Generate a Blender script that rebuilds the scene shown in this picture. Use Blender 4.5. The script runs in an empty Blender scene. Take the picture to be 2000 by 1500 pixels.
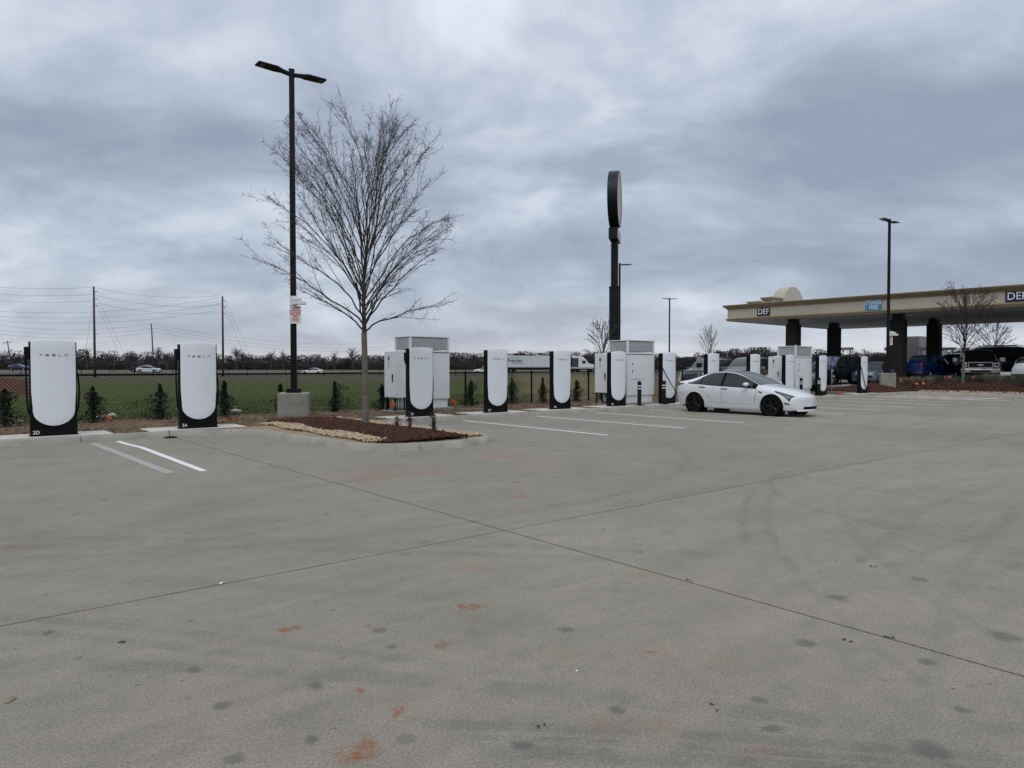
import bpy, math, random
import numpy as np
from mathutils import Vector, Matrix
R = math.radians
SC = bpy.context.scene
COL = SC.collection
rng = random.Random(7)
nrng = np.random.default_rng(11)

# ------------------------------------------------------------------ camera
cam_d = bpy.data.cameras.new('camera'); cam = bpy.data.objects.new('camera', cam_d); COL.objects.link(cam)
cam.location = (0, 0, 1.58)
cam.rotation_euler = (R(90 - 1.40), 0, R(0))
cam_d.sensor_width = 36; cam_d.lens = 36 * 1390 / 2000
cam_d.clip_start = .05; cam_d.clip_end = 6000
SC.camera = cam

# ------------------------------------------------------------------ node helper
class NT:
    def __init__(s, nt): s.nt = nt; s.N = nt.nodes; s.L = nt.links
    def node(s, t, **kw):
        n = s.N.new(t)
        for k, v in kw.items(): setattr(n, k, v)
        return n
    def put(s, sock, v):
        if isinstance(v, bpy.types.NodeSocket): s.L.new(v, sock)
        elif v is not None:
            if isinstance(v, (int, float)) and sock.type in ('RGBA', 'VECTOR'):
                v = (v, v, v, 1) if sock.type == 'RGBA' else (v, v, v)
            if sock.type == 'RGBA' and len(v) == 3: v = (*v, 1)
            sock.default_value = v
    def math(s, op, a, b=None, c=None, clamp=False):
        n = s.node('ShaderNodeMath', operation=op); n.use_clamp = clamp
        s.put(n.inputs[0], a)
        if b is not None: s.put(n.inputs[1], b)
        if c is not None: s.put(n.inputs[2], c)
        return n.outputs[0]
    def vmath(s, op, a, b=None):
        n = s.node('ShaderNodeVectorMath', operation=op); s.put(n.inputs[0], a)
        if b is not None:
            if op == 'SCALE': s.put(n.inputs[3], b)
            else: s.put(n.inputs[1], b)
        return n.outputs[1] if op in ('LENGTH', 'DISTANCE', 'DOT_PRODUCT') else n.outputs[0]
    def mapping(s, v, loc=(0, 0, 0), rot=(0, 0, 0), scale=(1, 1, 1)):
        n = s.node('ShaderNodeMapping'); s.put(n.inputs[0], v)
        n.inputs[1].default_value = loc; n.inputs[2].default_value = rot; n.inputs[3].default_value = scale
        return n.outputs[0]
    def noise(s, v, scale, detail=4, rough=.55, dist=0, col=False):
        n = s.node('ShaderNodeTexNoise'); s.put(n.inputs['Vector'], v)
        n.inputs['Scale'].default_value = scale; n.inputs['Detail'].default_value = detail
        n.inputs['Roughness'].default_value = rough; n.inputs['Distortion'].default_value = dist
        return n.outputs[1 if col else 0]
    def voro(s, v, scale, rand=1):
        n = s.node('ShaderNodeTexVoronoi', voronoi_dimensions='2D'); s.put(n.inputs['Vector'], v)
        n.inputs['Scale'].default_value = scale; n.inputs['Randomness'].default_value = rand
        return n.outputs[0], n.outputs[1]
    def rng(s, v, a, b, c=0, d=1, smooth=False):
        n = s.node('ShaderNodeMapRange'); n.clamp = True
        if smooth: n.interpolation_type = 'SMOOTHSTEP'
        s.put(n.inputs[0], v)
        for i, q in enumerate((a, b, c, d)): s.put(n.inputs[1 + i], q)
        return n.outputs[0]
    def mix(s, f, a, b, bt='MIX'):
        n = s.node('ShaderNodeMix', data_type='RGBA', blend_type=bt)
        s.put(n.inputs[0], f); s.put(n.inputs[6], a); s.put(n.inputs[7], b)
        return n.outputs[2]
    def ramp(s, f, stops):
        n = s.node('ShaderNodeValToRGB'); s.put(n.inputs[0], f); e = n.color_ramp.elements
        while len(e) > 1: e.remove(e[0])
        e[0].position = stops[0][0]; e[0].color = (*stops[0][1], 1)
        for p, c in stops[1:]:
            q = e.new(p); q.color = (*c, 1)
        return n.outputs[0]
    def xyz(s, v):
        n = s.node('ShaderNodeSeparateXYZ'); s.put(n.inputs[0], v); return n.outputs
    def comb(s, x, y, z):
        n = s.node('ShaderNodeCombineXYZ')
        for i, q in enumerate((x, y, z)): s.put(n.inputs[i], q)
        return n.outputs[0]
    def bump(s, h, strength=.3, dist=.01):
        n = s.node('ShaderNodeBump'); s.put(n.inputs['Height'], h)
        n.inputs['Strength'].default_value = strength; n.inputs['Distance'].default_value = dist
        return n.outputs[0]

# ------------------------------------------------------------------ world: overcast winter sky
W = bpy.data.worlds.new('World'); SC.world = W; W.use_nodes = True
w = NT(W.node_tree)
for n in list(w.N): w.N.remove(n)
SUN_EL, SUN_AZ = R(52), R(188)           # azimuth measured clockwise from +Y
sky = w.node('ShaderNodeTexSky', sky_type='NISHITA'); sky.sun_disc = False
sky.sun_elevation = SUN_EL; sky.sun_rotation = SUN_AZ
tc = w.node('ShaderNodeTexCoord').outputs['Generated']
x, y, z = w.xyz(tc)
zz = w.math('ADD', w.math('MAXIMUM', z, 0.0), .34)
pv = w.comb(w.math('DIVIDE', x, zz), w.math('DIVIDE', y, zz), 0.0)
warp = w.noise(pv, .8, 3, .5, 0, True)
pv2 = w.vmath('ADD', pv, w.vmath('SCALE', w.vmath('SUBTRACT', warp, (.5, .5, .5)), .7))
BIG_OFF = (6.3, 5.1, .3)
big = w.noise(w.mapping(pv2, BIG_OFF, (0, 0, R(-14)), (.62, .80, 1)), 1.15, 2, .5)
med = w.noise(w.mapping(pv2, (1.3, 5.1, 2.2), (0, 0, R(8)), (1.0, 1.2, 1)), 2.3, 6, .54)
fine = w.noise(w.mapping(pv2, (7, 2, 5), (0, 0, 0), (1.0, 1.15, 1)), 6.5, 6, .58)
d = w.math('ADD', w.math('MULTIPLY', big, .50), w.math('ADD', w.math('MULTIPLY', med, .46), w.math('MULTIPLY', fine, .12)))
elev = w.rng(z, 0.0, .55, 0, 1)
d2 = w.math('ADD', d, w.math('MULTIPLY', elev, .10))
cloud = w.ramp(d2, [(.465, (2.75, 3.2, 4.05)), (.535, (3.45, 3.95, 4.85)), (.595, (4.4, 4.95, 5.9)), (.66, (5.8, 6.35, 7.2)), (.75, (7.5, 8.0, 8.7))])
hz = w.rng(z, .0, .15, 1, 0, True)
cloud = w.mix(w.math('MULTIPLY', hz, .30), cloud, (5.5, 5.6, 6.1))
lowb = w.rng(z, 0.0, .045, .65, 0, True)
cloud = w.mix(lowb, cloud, (6.7, 6.45, 6.55))
cloud = w.mix(w.rng(z, .3, 1, 0, 1), cloud, w.mix(1.0, cloud, (1.5, 1.47, 1.42), 'MULTIPLY'))
grd = w.rng(z, -.02, 0, 0, 1)
allsky = w.mix(.93, sky.outputs[0], cloud)
bg = w.node('ShaderNodeBackground'); w.put(bg.inputs[0], allsky); bg.inputs[1].default_value = .113
w.L.new(bg.outputs[0], w.node('ShaderNodeOutputWorld').inputs[0])

# ------------------------------------------------------------------ sun behind the cloud deck (broad, soft)
sd = bpy.data.lights.new('sun', 'SUN'); sd.energy = 1.15; sd.angle = R(40); sd.color = (1, .97, .93)
so = bpy.data.objects.new('sun', sd); COL.objects.link(so)
sv = Vector((math.sin(SUN_AZ) * math.cos(SUN_EL), math.cos(SUN_AZ) * math.cos(SUN_EL), math.sin(SUN_EL)))
so.rotation_euler = sv.to_track_quat('Z', 'Y').to_euler()
SC.view_settings.view_transform = 'Standard'; SC.view_settings.look = 'None'
SC.view_settings.exposure = 0.0; SC.view_settings.gamma = 1.0; SC.view_settings.use_curve_mapping = False
try:
    SC.cycles.max_bounces = 6; SC.cycles.use_denoising = True
except Exception: pass

# ------------------------------------------------------------------ site frame: s runs along the charger row, t towards the car park
ANG = R(39.67); UX, UY = math.cos(ANG), math.sin(ANG); NX, NY = UY, -UX; OY = 22.76
def st(s, t, z=0.0): return Vector((s * UX + t * NX, OY + s * UY + t * NY, z))
def inv(X, Y): return X * UX + (Y - OY) * UY, X * NX + (Y - OY) * NY
F = 1390.0
def gp(px, py, z=0.0):
    Y = F * (1.58 - z) / (py - 716); return Vector(((px - 1000) / F * Y, Y, z))
def at(px, Y, z=0.0): return Vector(((px - 1000) / F * Y, Y, z))
def zpx(py, Y): return 1.58 + (716 - py) / F * Y
def sstep(a, b, v):
    q = np.clip((np.asarray(v, float) - a) / (b - a), 0, 1); return q * q * (3 - 2 * q)

def sx(px, t=0):
    k_ = (px - 1000) / F; Y = (t + NY * OY) / (k_ * NX + NY)      # where the view column crosses the line t = const
    return inv(k_ * Y, Y)[0]
POSTS = [sx(p) for p in (105, 388, 823, 972, 1098, 1208, 1307, 1393.5, 1475, 1543, 1607.5, 1688)]
def off_pads(s_, t_):
    k = np.ones(len(s_), bool)
    for p in POSTS: k &= ~((np.abs(s_ - p) < 1.12) & (t_ > -.78))
    return k
# ------------------------------------------------------------------ mesh builder
class MB:
    def __init__(s): s.v = []; s.f = []; s.m = []
    def add(s, vs, fs, mi=0):
        o = len(s.v); s.v.extend([tuple(q) for q in vs]); s.f.extend([tuple(i + o for i in f) for f in fs]); s.m.extend([mi] * len(fs)); return s
    def box(s, c, d, rz=0, mi=0, rx=0, ry=0, taper=1):
        x, y, z = (q / 2 for q in d); k = taper
        vs = [(-x, -y, -z), (x, -y, -z), (x, y, -z), (-x, y, -z), (-x * k, -y * k, z), (x * k, -y * k, z), (x * k, y * k, z), (-x * k, y * k, z)]
        if rz or rx or ry:
            m = Matrix.Rotation(rz, 3, 'Z') @ Matrix.Rotation(ry, 3, 'Y') @ Matrix.Rotation(rx, 3, 'X')
            vs = [m @ Vector(q) for q in vs]
        vs = [(q[0] + c[0], q[1] + c[1], q[2] + c[2]) for q in vs]
        return s.add(vs, [(3, 2, 1, 0), (4, 5, 6, 7), (0, 1, 5, 4), (1, 2, 6, 5), (2, 3, 7, 6), (3, 0, 4, 7)], mi)
    def bb(s, x0, x1, y0, y1, z0, z1, mi=0):
        return s.box(((x0 + x1) / 2, (y0 + y1) / 2, (z0 + z1) / 2), (x1 - x0, y1 - y0, z1 - z0), mi=mi)
    def tube(s, pts, r, n=6, mi=0, cap=True):
        pts = [Vector(p) for p in pts]; k = len(pts)
        rs = r if isinstance(r, (list, tuple)) else [r] * k
        vs = []; fs = []; up = None
        for i, p in enumerate(pts):
            t = (pts[min(i + 1, k - 1)] - pts[max(i - 1, 0)])
            if t.length < 1e-9: t = Vector((0, 0, 1))
            t.normalize()
            if up is None:
                up = Vector((0, 0, 1)) if abs(t.z) < .9 else Vector((1, 0, 0))
            a = t.cross(up)
            if a.length < 1e-6: a = t.cross(Vector((0, 1, 0)))
            a.normalize(); b = t.cross(a); up = -b if False else up
            for j in range(n):
                th = 2 * math.pi * j / n
                vs.append(p + (a * math.cos(th) + b * math.sin(th)) * rs[i])
        for i in range(k - 1):
            for j in range(n):
                q = (j + 1) % n; fs.append((i * n + j, i * n + q, (i + 1) * n + q, (i + 1) * n + j))
        if cap and n > 2:
            fs.append(tuple(reversed(range(n)))); fs.append(tuple(range((k - 1) * n, k * n)))
        return s.add(vs, fs, mi)
    def lathe(s, prof, n=24, axis='Z', c=(0, 0, 0), mi=0, closed=False):
        vs = []; fs = []; k = len(prof)
        for j in range(n):
            th = 2 * math.pi * j / n; ca, sa = math.cos(th), math.sin(th)
            for (r, h) in prof:
                p = (r * ca, r * sa, h) if axis == 'Z' else ((r * ca, h, r * sa) if axis == 'Y' else (h, r * ca, r * sa))
                vs.append((p[0] + c[0], p[1] + c[1], p[2] + c[2]))
        kk = k if closed else k - 1
        for j in range(n):
            q = (j + 1) % n
            for i in range(kk):
                a = (i + 1) % k; fs.append((j * k + i, q * k + i, q * k + a, j * k + a))
        return s.add(vs, fs, mi)
    def prism(s, poly, z0, z1, fn=None, mi=0):
        n = len(poly); vs = [(p[0], p[1], z0) for p in poly] + [(p[0], p[1], z1) for p in poly]
        fs = [tuple(reversed(range(n))), tuple(range(n, 2 * n))] + [(i, (i + 1) % n, n + (i + 1) % n, n + i) for i in range(n)]
        if fn: vs = [fn(*v) for v in vs]
        return s.add(vs, fs, mi)
    def grid(s, P, mi=0, closed=False):
        P = np.asarray(P); a, b = P.shape[:2]; vs = P.reshape(-1, 3); fs = []
        for i in range(a - 1):
            for j in range(b if closed else b - 1):
                q = (j + 1) % b; fs.append((i * b + j, i * b + q, (i + 1) * b + q, (i + 1) * b + j))
        return s.add(vs, fs, mi)
    def mesh(s, name, mats):
        me = bpy.data.meshes.new(name); me.from_pydata(s.v, [], s.f)
        for m in (mats if isinstance(mats, (list, tuple)) else [mats]): me.materials.append(m)
        if any(s.m): me.polygons.foreach_set('material_index', s.m)
        me.update(); return me
    def build(s, name, mats, parent=None, smooth=False, bevel=0, seg=2, loc=None, rz=0, ang=None):
        return place(name, s.mesh(name, mats), parent, smooth, bevel, seg, loc, rz, ang)
def place(name, me, parent=None, smooth=False, bevel=0, seg=2, loc=None, rz=0, ang=None):
    o = bpy.data.objects.new(name, me); COL.objects.link(o)
    if parent is not None: o.parent = parent
    if smooth:
        me.polygons.foreach_set('use_smooth', [True] * len(me.polygons))
        if ang:
            try: me.set_sharp_from_angle(angle=R(ang))
            except Exception: pass
    if bevel:
        b = o.modifiers.new('bevel', 'BEVEL'); b.width = bevel; b.segments = seg; b.limit_method = 'ANGLE'; b.angle_limit = R(40)
    if loc is not None: o.location = loc
    if rz: o.rotation_euler.z = rz
    return o
def bulk(name, V, Fa, mats, smooth=False, mi=None):
    """numpy arrays -> mesh; Fa (n,k) faces with a fixed vertex count"""
    V = np.asarray(V, np.float32); Fa = np.asarray(Fa, np.int32); n, k = Fa.shape
    me = bpy.data.meshes.new(name); me.vertices.add(len(V)); me.vertices.foreach_set('co', V.ravel())
    me.loops.add(n * k); me.loops.foreach_set('vertex_index', Fa.ravel())
    me.polygons.add(n); me.polygons.foreach_set('loop_start', np.arange(0, n * k, k, dtype=np.int32))
    try: me.polygons.foreach_set('loop_total', np.full(n, k, np.int32))
    except Exception: pass
    for m in (mats if isinstance(mats, (list, tuple)) else [mats]): me.materials.append(m)
    if mi is not None: me.polygons.foreach_set('material_index', np.asarray(mi, np.int32))
    if smooth: me.polygons.foreach_set('use_smooth', np.ones(n, bool))
    me.update(calc_edges=True); me.validate(); return me
def tag(o, label=None, cat=None, group=None, kind=None):
    if label: o['label'] = label
    if cat: o['category'] = cat
    if group: o['group'] = group
    if kind: o['kind'] = kind
    return o
def thing(name, label, cat, loc=(0, 0, 0), rz=0, group=None):
    o = bpy.data.objects.new(name, None); COL.objects.link(o); o.empty_display_size = .3
    o.location = loc; o.rotation_euler.z = rz
    return tag(o, label, cat, group)
def struct(o): o['kind'] = 'structure'; return o
def stuff(o): o['kind'] = 'stuff'; return o
def dup(o, parent=None):
    c = o.copy(); COL.objects.link(c)
    if parent is not None: c.parent = parent
    for ch in list(o.children): dup(ch, c)
    return c
_tc = {}
def text_mesh(txt, size, mat, extrude=.002, align='CENTER', bold=0.0, sx=1.0):
    key = (txt, size, mat.name, extrude, align, bold, sx)
    if key in _tc: return _tc[key]
    cu = bpy.data.curves.new('lettering', 'FONT'); cu.body = txt; cu.size = size; cu.extrude = extrude
    cu.align_x = align; cu.align_y = 'CENTER'; cu.resolution_u = 3; cu.offset = bold
    o = bpy.data.objects.new('lettering', cu); COL.objects.link(o)
    dg = bpy.context.evaluated_depsgraph_get(); dg.update()
    me = bpy.data.meshes.new_from_object(o.evaluated_get(dg), depsgraph=dg)
    bpy.data.objects.remove(o); bpy.data.curves.remove(cu)
    me.materials.clear(); me.materials.append(mat); me.name = 'lettering'
    if sx != 1:
        for v in me.vertices: v.co.x *= sx
    _tc[key] = me; return me
def text_on(name, txt, size, mat, parent, loc, rot, **kw):
    o = bpy.data.objects.new(name, text_mesh(txt, size, mat, **kw)); COL.objects.link(o); o.parent = parent
    o.location = loc; o.rotation_euler = rot; return o

# ------------------------------------------------------------------ materials
MATS = {}
def newmat(name):
    m = bpy.data.materials.new(name); m.use_nodes = True; n = NT(m.node_tree)
    b = n.N['Principled BSDF']; return m, n, b
def pos(n): return n.node('ShaderNodeNewGeometry').outputs['Position']
def simple(name, col, rough=.5, metal=0.0, var=.12, scale=3, bump=0, bscale=60, coat=0, spec=.5, obj=False, rvar=.1, dirt=None):
    m, n, b = newmat(name)
    p = n.node('ShaderNodeTexCoord').outputs['Object'] if obj else pos(n)
    f = n.noise(p, scale, 4, .6)
    lo = tuple(c * (1 - var) for c in col); hi = tuple(min(1, c * (1 + var)) for c in col)
    c = n.ramp(f, [(.3, lo), (.7, hi)])
    if dirt:
        q = n.noise(p, dirt[1], 5, .65); c = n.mix(n.rng(q, .5, .75, 0, dirt[2]), c, dirt[0])
    n.put(b.inputs['Base Color'], c)
    n.put(b.inputs['Roughness'], n.rng(f, .3, .7, max(0, rough - rvar), min(1, rough + rvar)))
    b.inputs['Metallic'].default_value = metal
    b.inputs['Specular IOR Level'].default_value = spec
    if coat: b.inputs['Coat Weight'].default_value = coat; b.inputs['Coat Roughness'].default_value = .04
    if bump: n.put(b.inputs['Normal'], n.bump(n.noise(p, bscale, 4, .6), bump, .01))
    MATS[name] = m; return m

def stains(n, P, spots, warp, soft=.6):
    acc = None
    for (v, r) in spots:
        dd = n.vmath('DISTANCE', warp, (v[0], v[1], 0))
        q = n.rng(dd, r * (1 - soft), r * 1.1, 1, 0, True)
        acc = q if acc is None else n.math('MAXIMUM', acc, q)
    return acc
def concrete_lot():
    m, n, b = newmat('broom_finished_concrete')
    P = pos(n); fl = n.vmath('MULTIPLY', P, (1, 1, 0))
    rot = n.mapping(fl, (0, 0, 0), (0, 0, -ANG), (1, 1, 1))
    big = n.noise(fl, .22, 3, .55, .3); med = n.noise(fl, 1.3, 5, .6, .2); fin = n.noise(fl, 28, 3, .7); grain = n.noise(fl, 130, 3, .75)
    strk = n.noise(n.mapping(rot, scale=(.35, 2.6, 1)), 1.4, 5, .65, .4)
    f = n.math('ADD', n.math('MULTIPLY', big, .34), n.math('ADD', n.math('MULTIPLY', med, .3), n.math('MULTIPLY', strk, .36)))
    c = n.ramp(f, [(.34, (.184, .164, .130)), (.5, (.246, .220, .175)), (.66, (.304, .273, .219))])
    fl2 = n.noise(fl, 7, 6, .7, .3); c = n.mix(.42, c, n.ramp(fl2, [(.3, (.78, .78, .78)), (.5, (1, 1, 1)), (.7, (1.2, 1.19, 1.17))]), 'MULTIPLY')
    tan_ = n.rng(n.noise(n.mapping(fl, (4, 9, 0)), .35, 4, .6, .5), .5, .72, 0, .42)
    c = n.mix(tan_, c, (.30, .262, .205))
    # per-slab tone comes from the object's own random number
    oi = n.node('ShaderNodeObjectInfo').outputs['Random']
    c = n.mix(1.0, c, n.ramp(oi, [(0, (.95, .95, .95)), (1, (1.05, 1.05, 1.04))]), 'MULTIPLY')
    sp = n.ramp(grain, [(.3, (.55, .55, .55)), (.52, (1, 1, 1)), (.72, (1.45, 1.45, 1.42))])
    c = n.mix(.85, c, sp, 'MULTIPLY')
    c = n.mix(.8, c, n.ramp(n.noise(fl, 70, 3, .8), [(.3, (.58, .58, .58)), (.7, (1.42, 1.42, 1.42))]), 'MULTIPLY')
    # scattered drips and small oil spots
    wc = n.vmath('SUBTRACT', n.noise(fl, 9, 3, .6, 0, True), (.5, .5, .5))
    wf = n.vmath('ADD', fl, n.vmath('SCALE', wc, .09)); wf = n.vmath('MULTIPLY', wf, (1, 1, 0))
    clus = n.rng(n.noise(n.mapping(fl, (2, 7, 0)), .33, 3, .55), .38, .62, .25, 1)
    for sc, thr, rad, amt, cc in ((1.3, .62, .10, .62, (.078, .075, .066)), (2.6, .80, .115, .7, (.06, .057, .05)), (.62, .6, .10, .4, (.12, .108, .088)), (6.5, .94, .15, .8, (.055, .048, .038)), (13, .975, .17, .85, (.05, .045, .04)), (3.4, .94, .10, .55, (.36, .35, .32))):
        dd, cc2 = n.voro(wf, sc); r_, g_, b_ = n.xyz(cc2)
        on = n.math('MULTIPLY', n.math('GREATER_THAN', r_, thr), n.rng(g_, 0, 1, .25, 1))
        sz = n.math('MULTIPLY', n.rng(b_, 0, 1, .35, 1), rad)
        q = n.math('MULTIPLY', n.math('MULTIPLY', n.rng(dd, n.math('MULTIPLY', sz, .62), sz, 1, 0, True), n.math('MULTIPLY', on, amt)), clus)
        c = n.mix(q, c, cc)
    grime = n.rng(n.noise(n.mapping(rot, (3, 1, 0), scale=(1, 1.5, 1)), 1.7, 7, .72, .3), .575, .70, 0, .30)
    c = n.mix(grime, c, (.115, .105, .085))
    scuff = n.rng(n.noise(n.mapping(fl, (9, 4, 0)), 4.6, 6, .74), .61, .70, 0, .34)
    c = n.mix(scuff, c, (.10, .093, .078))
    # individual oil drips and red clay marks
    oil = [(gp(*q[:2]), q[2]) for q in ((738, 1236, .055), (762, 1268, .045), (1517, 1432, .05), (1020, 1465, .055), (1830, 1475, .1), (1580, 1262, .075), (612, 1345, .05), (1208, 1395, .05), (428, 1386, .05), (1108, 1234, .06), (455, 1490, .05), (607, 1452, .045), (1820, 1298, .07), (1974, 1249, .1), (1640, 1170, .08), (372, 1315, .05), (1890, 1392, .05), (1490, 1375, .045))]
    c = n.mix(n.math('MULTIPLY', stains(n, P, oil, wf), .62), c, (.085, .082, .074))
    wr = n.vmath('ADD', fl, n.vmath('SCALE', n.vmath('SUBTRACT', n.noise(fl, 5.5, 4, .7, 0, True), (.5, .5, .5)), .34)); wr = n.vmath('MULTIPLY', wr, (1, 1, 0))
    rust = [(gp(*q[:2]), q[2] * .72) for q in ((560, 1233, .085), (575, 1229, .08), (905, 1192, .11), (930, 1187, .1), (853, 1268, .1), (787, 1391, .09), (712, 1464, .13), (690, 1475, .13), (18, 1069, .16), (1016, 970, .16), (718, 1229, .06), (697, 1357, .06), (1272, 1278, .06), (1010, 942, .12))]
    patch = n.rng(n.noise(fl, 16, 4, .7), .36, .62, .25, 1)
    c = n.mix(n.math('MULTIPLY', n.math('MULTIPLY', stains(n, P, rust, wr, .85), patch), 1.0), c, (.22, .074, .020))
    clay = [(gp(*q[:2]), q[2] * .8) for q in ((980, 890, .8), (1050, 905, .7), (830, 920, .7), (1290, 1275, .16), (1185, 1418, .14), (1185, 1415, .1), (1500, 1475, .14), (1290, 1420, .15), (1258, 1127, .16), (1415, 1290, .12), (733, 930, .9), (1095, 1290, .12), (922, 1110, .2))]
    c = n.mix(n.math('MULTIPLY', n.math('MULTIPLY', stains(n, P, clay, wr, .9), patch), .42), c, (.30, .17, .095))
    # tyre marks
    X, Y, Z = n.xyz(fl); brk = n.rng(n.noise(fl, 2.2, 4, .65), .36, .60, .12, 1); rib = n.rng(n.noise(n.mapping(fl, scale=(1, 1, 1)), 40, 2, .6), .3, .7, .55, 1)
    acc = None
    for (cx, cy, r, wd, amt, x0, x1) in ((13.9, 3.6, 12.1, .05, .5, 1.6, 3.7), (13.9, 3.6, 11.86, .05, .55, 1.6, 3.7), (13.9, 3.6, 11.98, .16, .2, 1.6, 3.7), (13.9, 3.6, 11.1, .06, .3, 1.6, 4.2), (-7, -16.5, 21.1, .05, .38, -9, .6), (-7, -16.5, 21.3, .06, .42, -9, .4), (-1.2, -14, 16.93, .07, .9, -.5, 9), (-1.2, -14, 17.03, .035, .8, -.5, 9), (-1.2, -14, 17.13, .05, .85, -.7, 9), (-1.2, -14, 17.04, .24, .42, -.5, 9), (-3.0, -12, 15.75, .08, .5, -9, 2), (2.5, 1.2, 1.9, .05, .5, -9, 9), (6.5, 8.5, 3.2, .05, .45, -9, 9), (-5, 14, 8.2, .06, .4, -9, 9), (-4, -24, 30.2, .09, .34, -9, 1.2), (-4, -24, 30.5, .09, .3, -9, 2.2), (-6, -22, 27.4, .12, .3, -9, 0), (22, -9, 23.5, .06, .26, 1, 6), (22, -9, 24.2, .06, .26, 1, 6)):
        dd = n.math('ABSOLUTE', n.math('SUBTRACT', n.vmath('DISTANCE', fl, (cx, cy, 0)), r))
        q = n.math('MULTIPLY', n.rng(dd, wd * .5, wd * 1.3, 1, 0, True), amt)
        q = n.math('MULTIPLY', q, n.math('MULTIPLY', n.rng(X, x0, x0 + .8, 0, 1, True), n.rng(X, x1 - .8, x1, 1, 0, True)))
        acc = q if acc is None else n.math('MAXIMUM', acc, q)
    c = n.mix(n.math('MULTIPLY', n.math('MULTIPLY', n.math('MULTIPLY', acc, .72), brk), rib), c, (.075, .073, .068))
    n.put(b.inputs['Base Color'], c)
    n.put(b.inputs['Roughness'], n.rng(f, .3, .7, .62, .85)); b.inputs['Specular IOR Level'].default_value = .35
    h = n.math('ADD', n.math('MULTIPLY', grain, .5), n.math('MULTIPLY', n.noise(n.mapping(rot, scale=(2, 30, 1)), 6, 3, .6), .5))
    n.put(b.inputs['Normal'], n.bump(h, .35, .004))
    return m
M_LOT = concrete_lot()
M_KERB = simple('kerb_concrete', (.29, .274, .232), .8, var=.2, scale=2.2, bump=.3, bscale=90, dirt=((.19, .18, .16), 3.0, .7))
M_PAD = simple('new_concrete', (.52, .50, .44), .8, var=.1, scale=2, bump=.25, bscale=90, dirt=((.33, .31, .27), 4, .5))
M_BASE = simple('cast_concrete', (.25, .24, .21), .85, var=.16, scale=3.5, bump=.35, bscale=40, dirt=((.15, .145, .13), 2.6, .75))
M_JOINT = simple('joint_sealant', (.012, .012, .011), .95, spec=.1)
M_PANEL = simple('white_panel', (.76, .79, .83), .38, var=.035, scale=1.4, coat=.25, rvar=.06)
M_BLACK = simple('black_plastic', (.005, .005, .0055), .5, var=.2, spec=.12)
M_SATIN = simple('satin_black', (.008, .008, .009), .5, var=.2, spec=.2)
M_INK = simple('dark_ink', (.03, .032, .036), .5)
M_WHITEINK = simple('white_ink', (.75, .75, .75), .5)
M_CAB = simple('cabinet_white', (.70, .715, .72), .42, var=.04, scale=1.2, dirt=((.55, .55, .53), 2.0, .3))
M_VENTREFL = None
M_MESHGREY = simple('grille_mesh', (.20, .205, .205), .45, metal=.6, var=.25, scale=9)
M_RUBBER = simple('rubber', (.007, .007, .007), .8, var=.2, spec=.12)
M_BRONZE = simple('dark_bronze_pole', (.009, .0075, .0065), .5, var=.15, spec=.15)
M_STEEL = simple('galvanised_steel', (.36, .37, .38), .45, metal=.8, var=.15, scale=8)
M_ORANGE = simple('orange_plastic', (.75, .13, .06), .5, var=.08)
M_PINK = simple('pink_plastic', (.7, .12, .25), .5, var=.08)
M_FENCE = simple('black_vinyl', (.004, .004, .004), .6, spec=.1)
M_WOODPOLE = simple('weathered_pole_wood', (.060, .052, .042), .9, var=.25, scale=1.5, bump=.4, bscale=15)
M_WIRE = simple('power_wire', (.03, .03, .032), .6)
M_BARK = simple('crape_bark', (.135, .115, .092), .9, var=.3, scale=7, bump=.5, bscale=35)
M_TWIG = simple('bare_twigs', (.040, .031, .026), .85, var=.3, scale=6)
M_WOODS = simple('winter_woods', (.038, .033, .036), .95, var=.5, scale=.12, spec=.05)
M_WOODS2 = simple('winter_twigs', (.060, .051, .050), .95, var=.3, scale=.3)
M_PINE = simple('dark_evergreen', (.022, .032, .022), .9, var=.35, scale=.25)
M_HOLLY = simple('holly_leaves', (.014, .022, .009), .6, var=.6, scale=9, spec=.25)
M_REDLEAF = simple('maroon_leaves', (.055, .014, .018), .6, var=.4, scale=14)
M_JUNIPER = simple('juniper_green', (.045, .06, .032), .8, var=.45, scale=6)
M_STRAW = simple('straw_grass', (.17, .125, .075), .9, var=.35, scale=4)
M_STRAW2 = simple('tan_ornamental_grass', (.22, .18, .12), .9, var=.3, scale=5)
M_GREENBLADE = simple('green_blades', (.072, .098, .026), .8, var=.4, scale=1.2)
M_MULCH = simple('red_mulch', (.058, .0175, .006), .95, var=.65, scale=18)
M_STONE = simple('river_stone', (.40, .315, .205), .8, var=.6, scale=11)
M_SAND = simple('tan_soil', (.27, .20, .12), .95, var=.2, scale=5, bump=.4, bscale=40)
M_PAINT = None
def road_paint(name, col, hold):
    m, n, b = newmat(name); P = pos(n)
    wear = n.rng(n.noise(P, 7, 5, .7), hold - .12, hold + .12, 0, 1)
    c = n.mix(wear, col, (.27, .262, .24))
    c = n.mix(n.rng(n.noise(P, 60, 3, .6), .45, .75, 0, .35), c, (.4, .39, .36))
    n.put(b.inputs['Base Color'], c); b.inputs['Roughness'].default_value = .7
    n.put(b.inputs['Normal'], n.bump(n.noise(P, 220, 2), .25, .003)); return m
M_PAINT = road_paint('road_marking_white', (.78, .77, .74), .74)
M_OLDPAINT = road_paint('ground_off_marking', (.36, .35, .325), .60)

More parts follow.
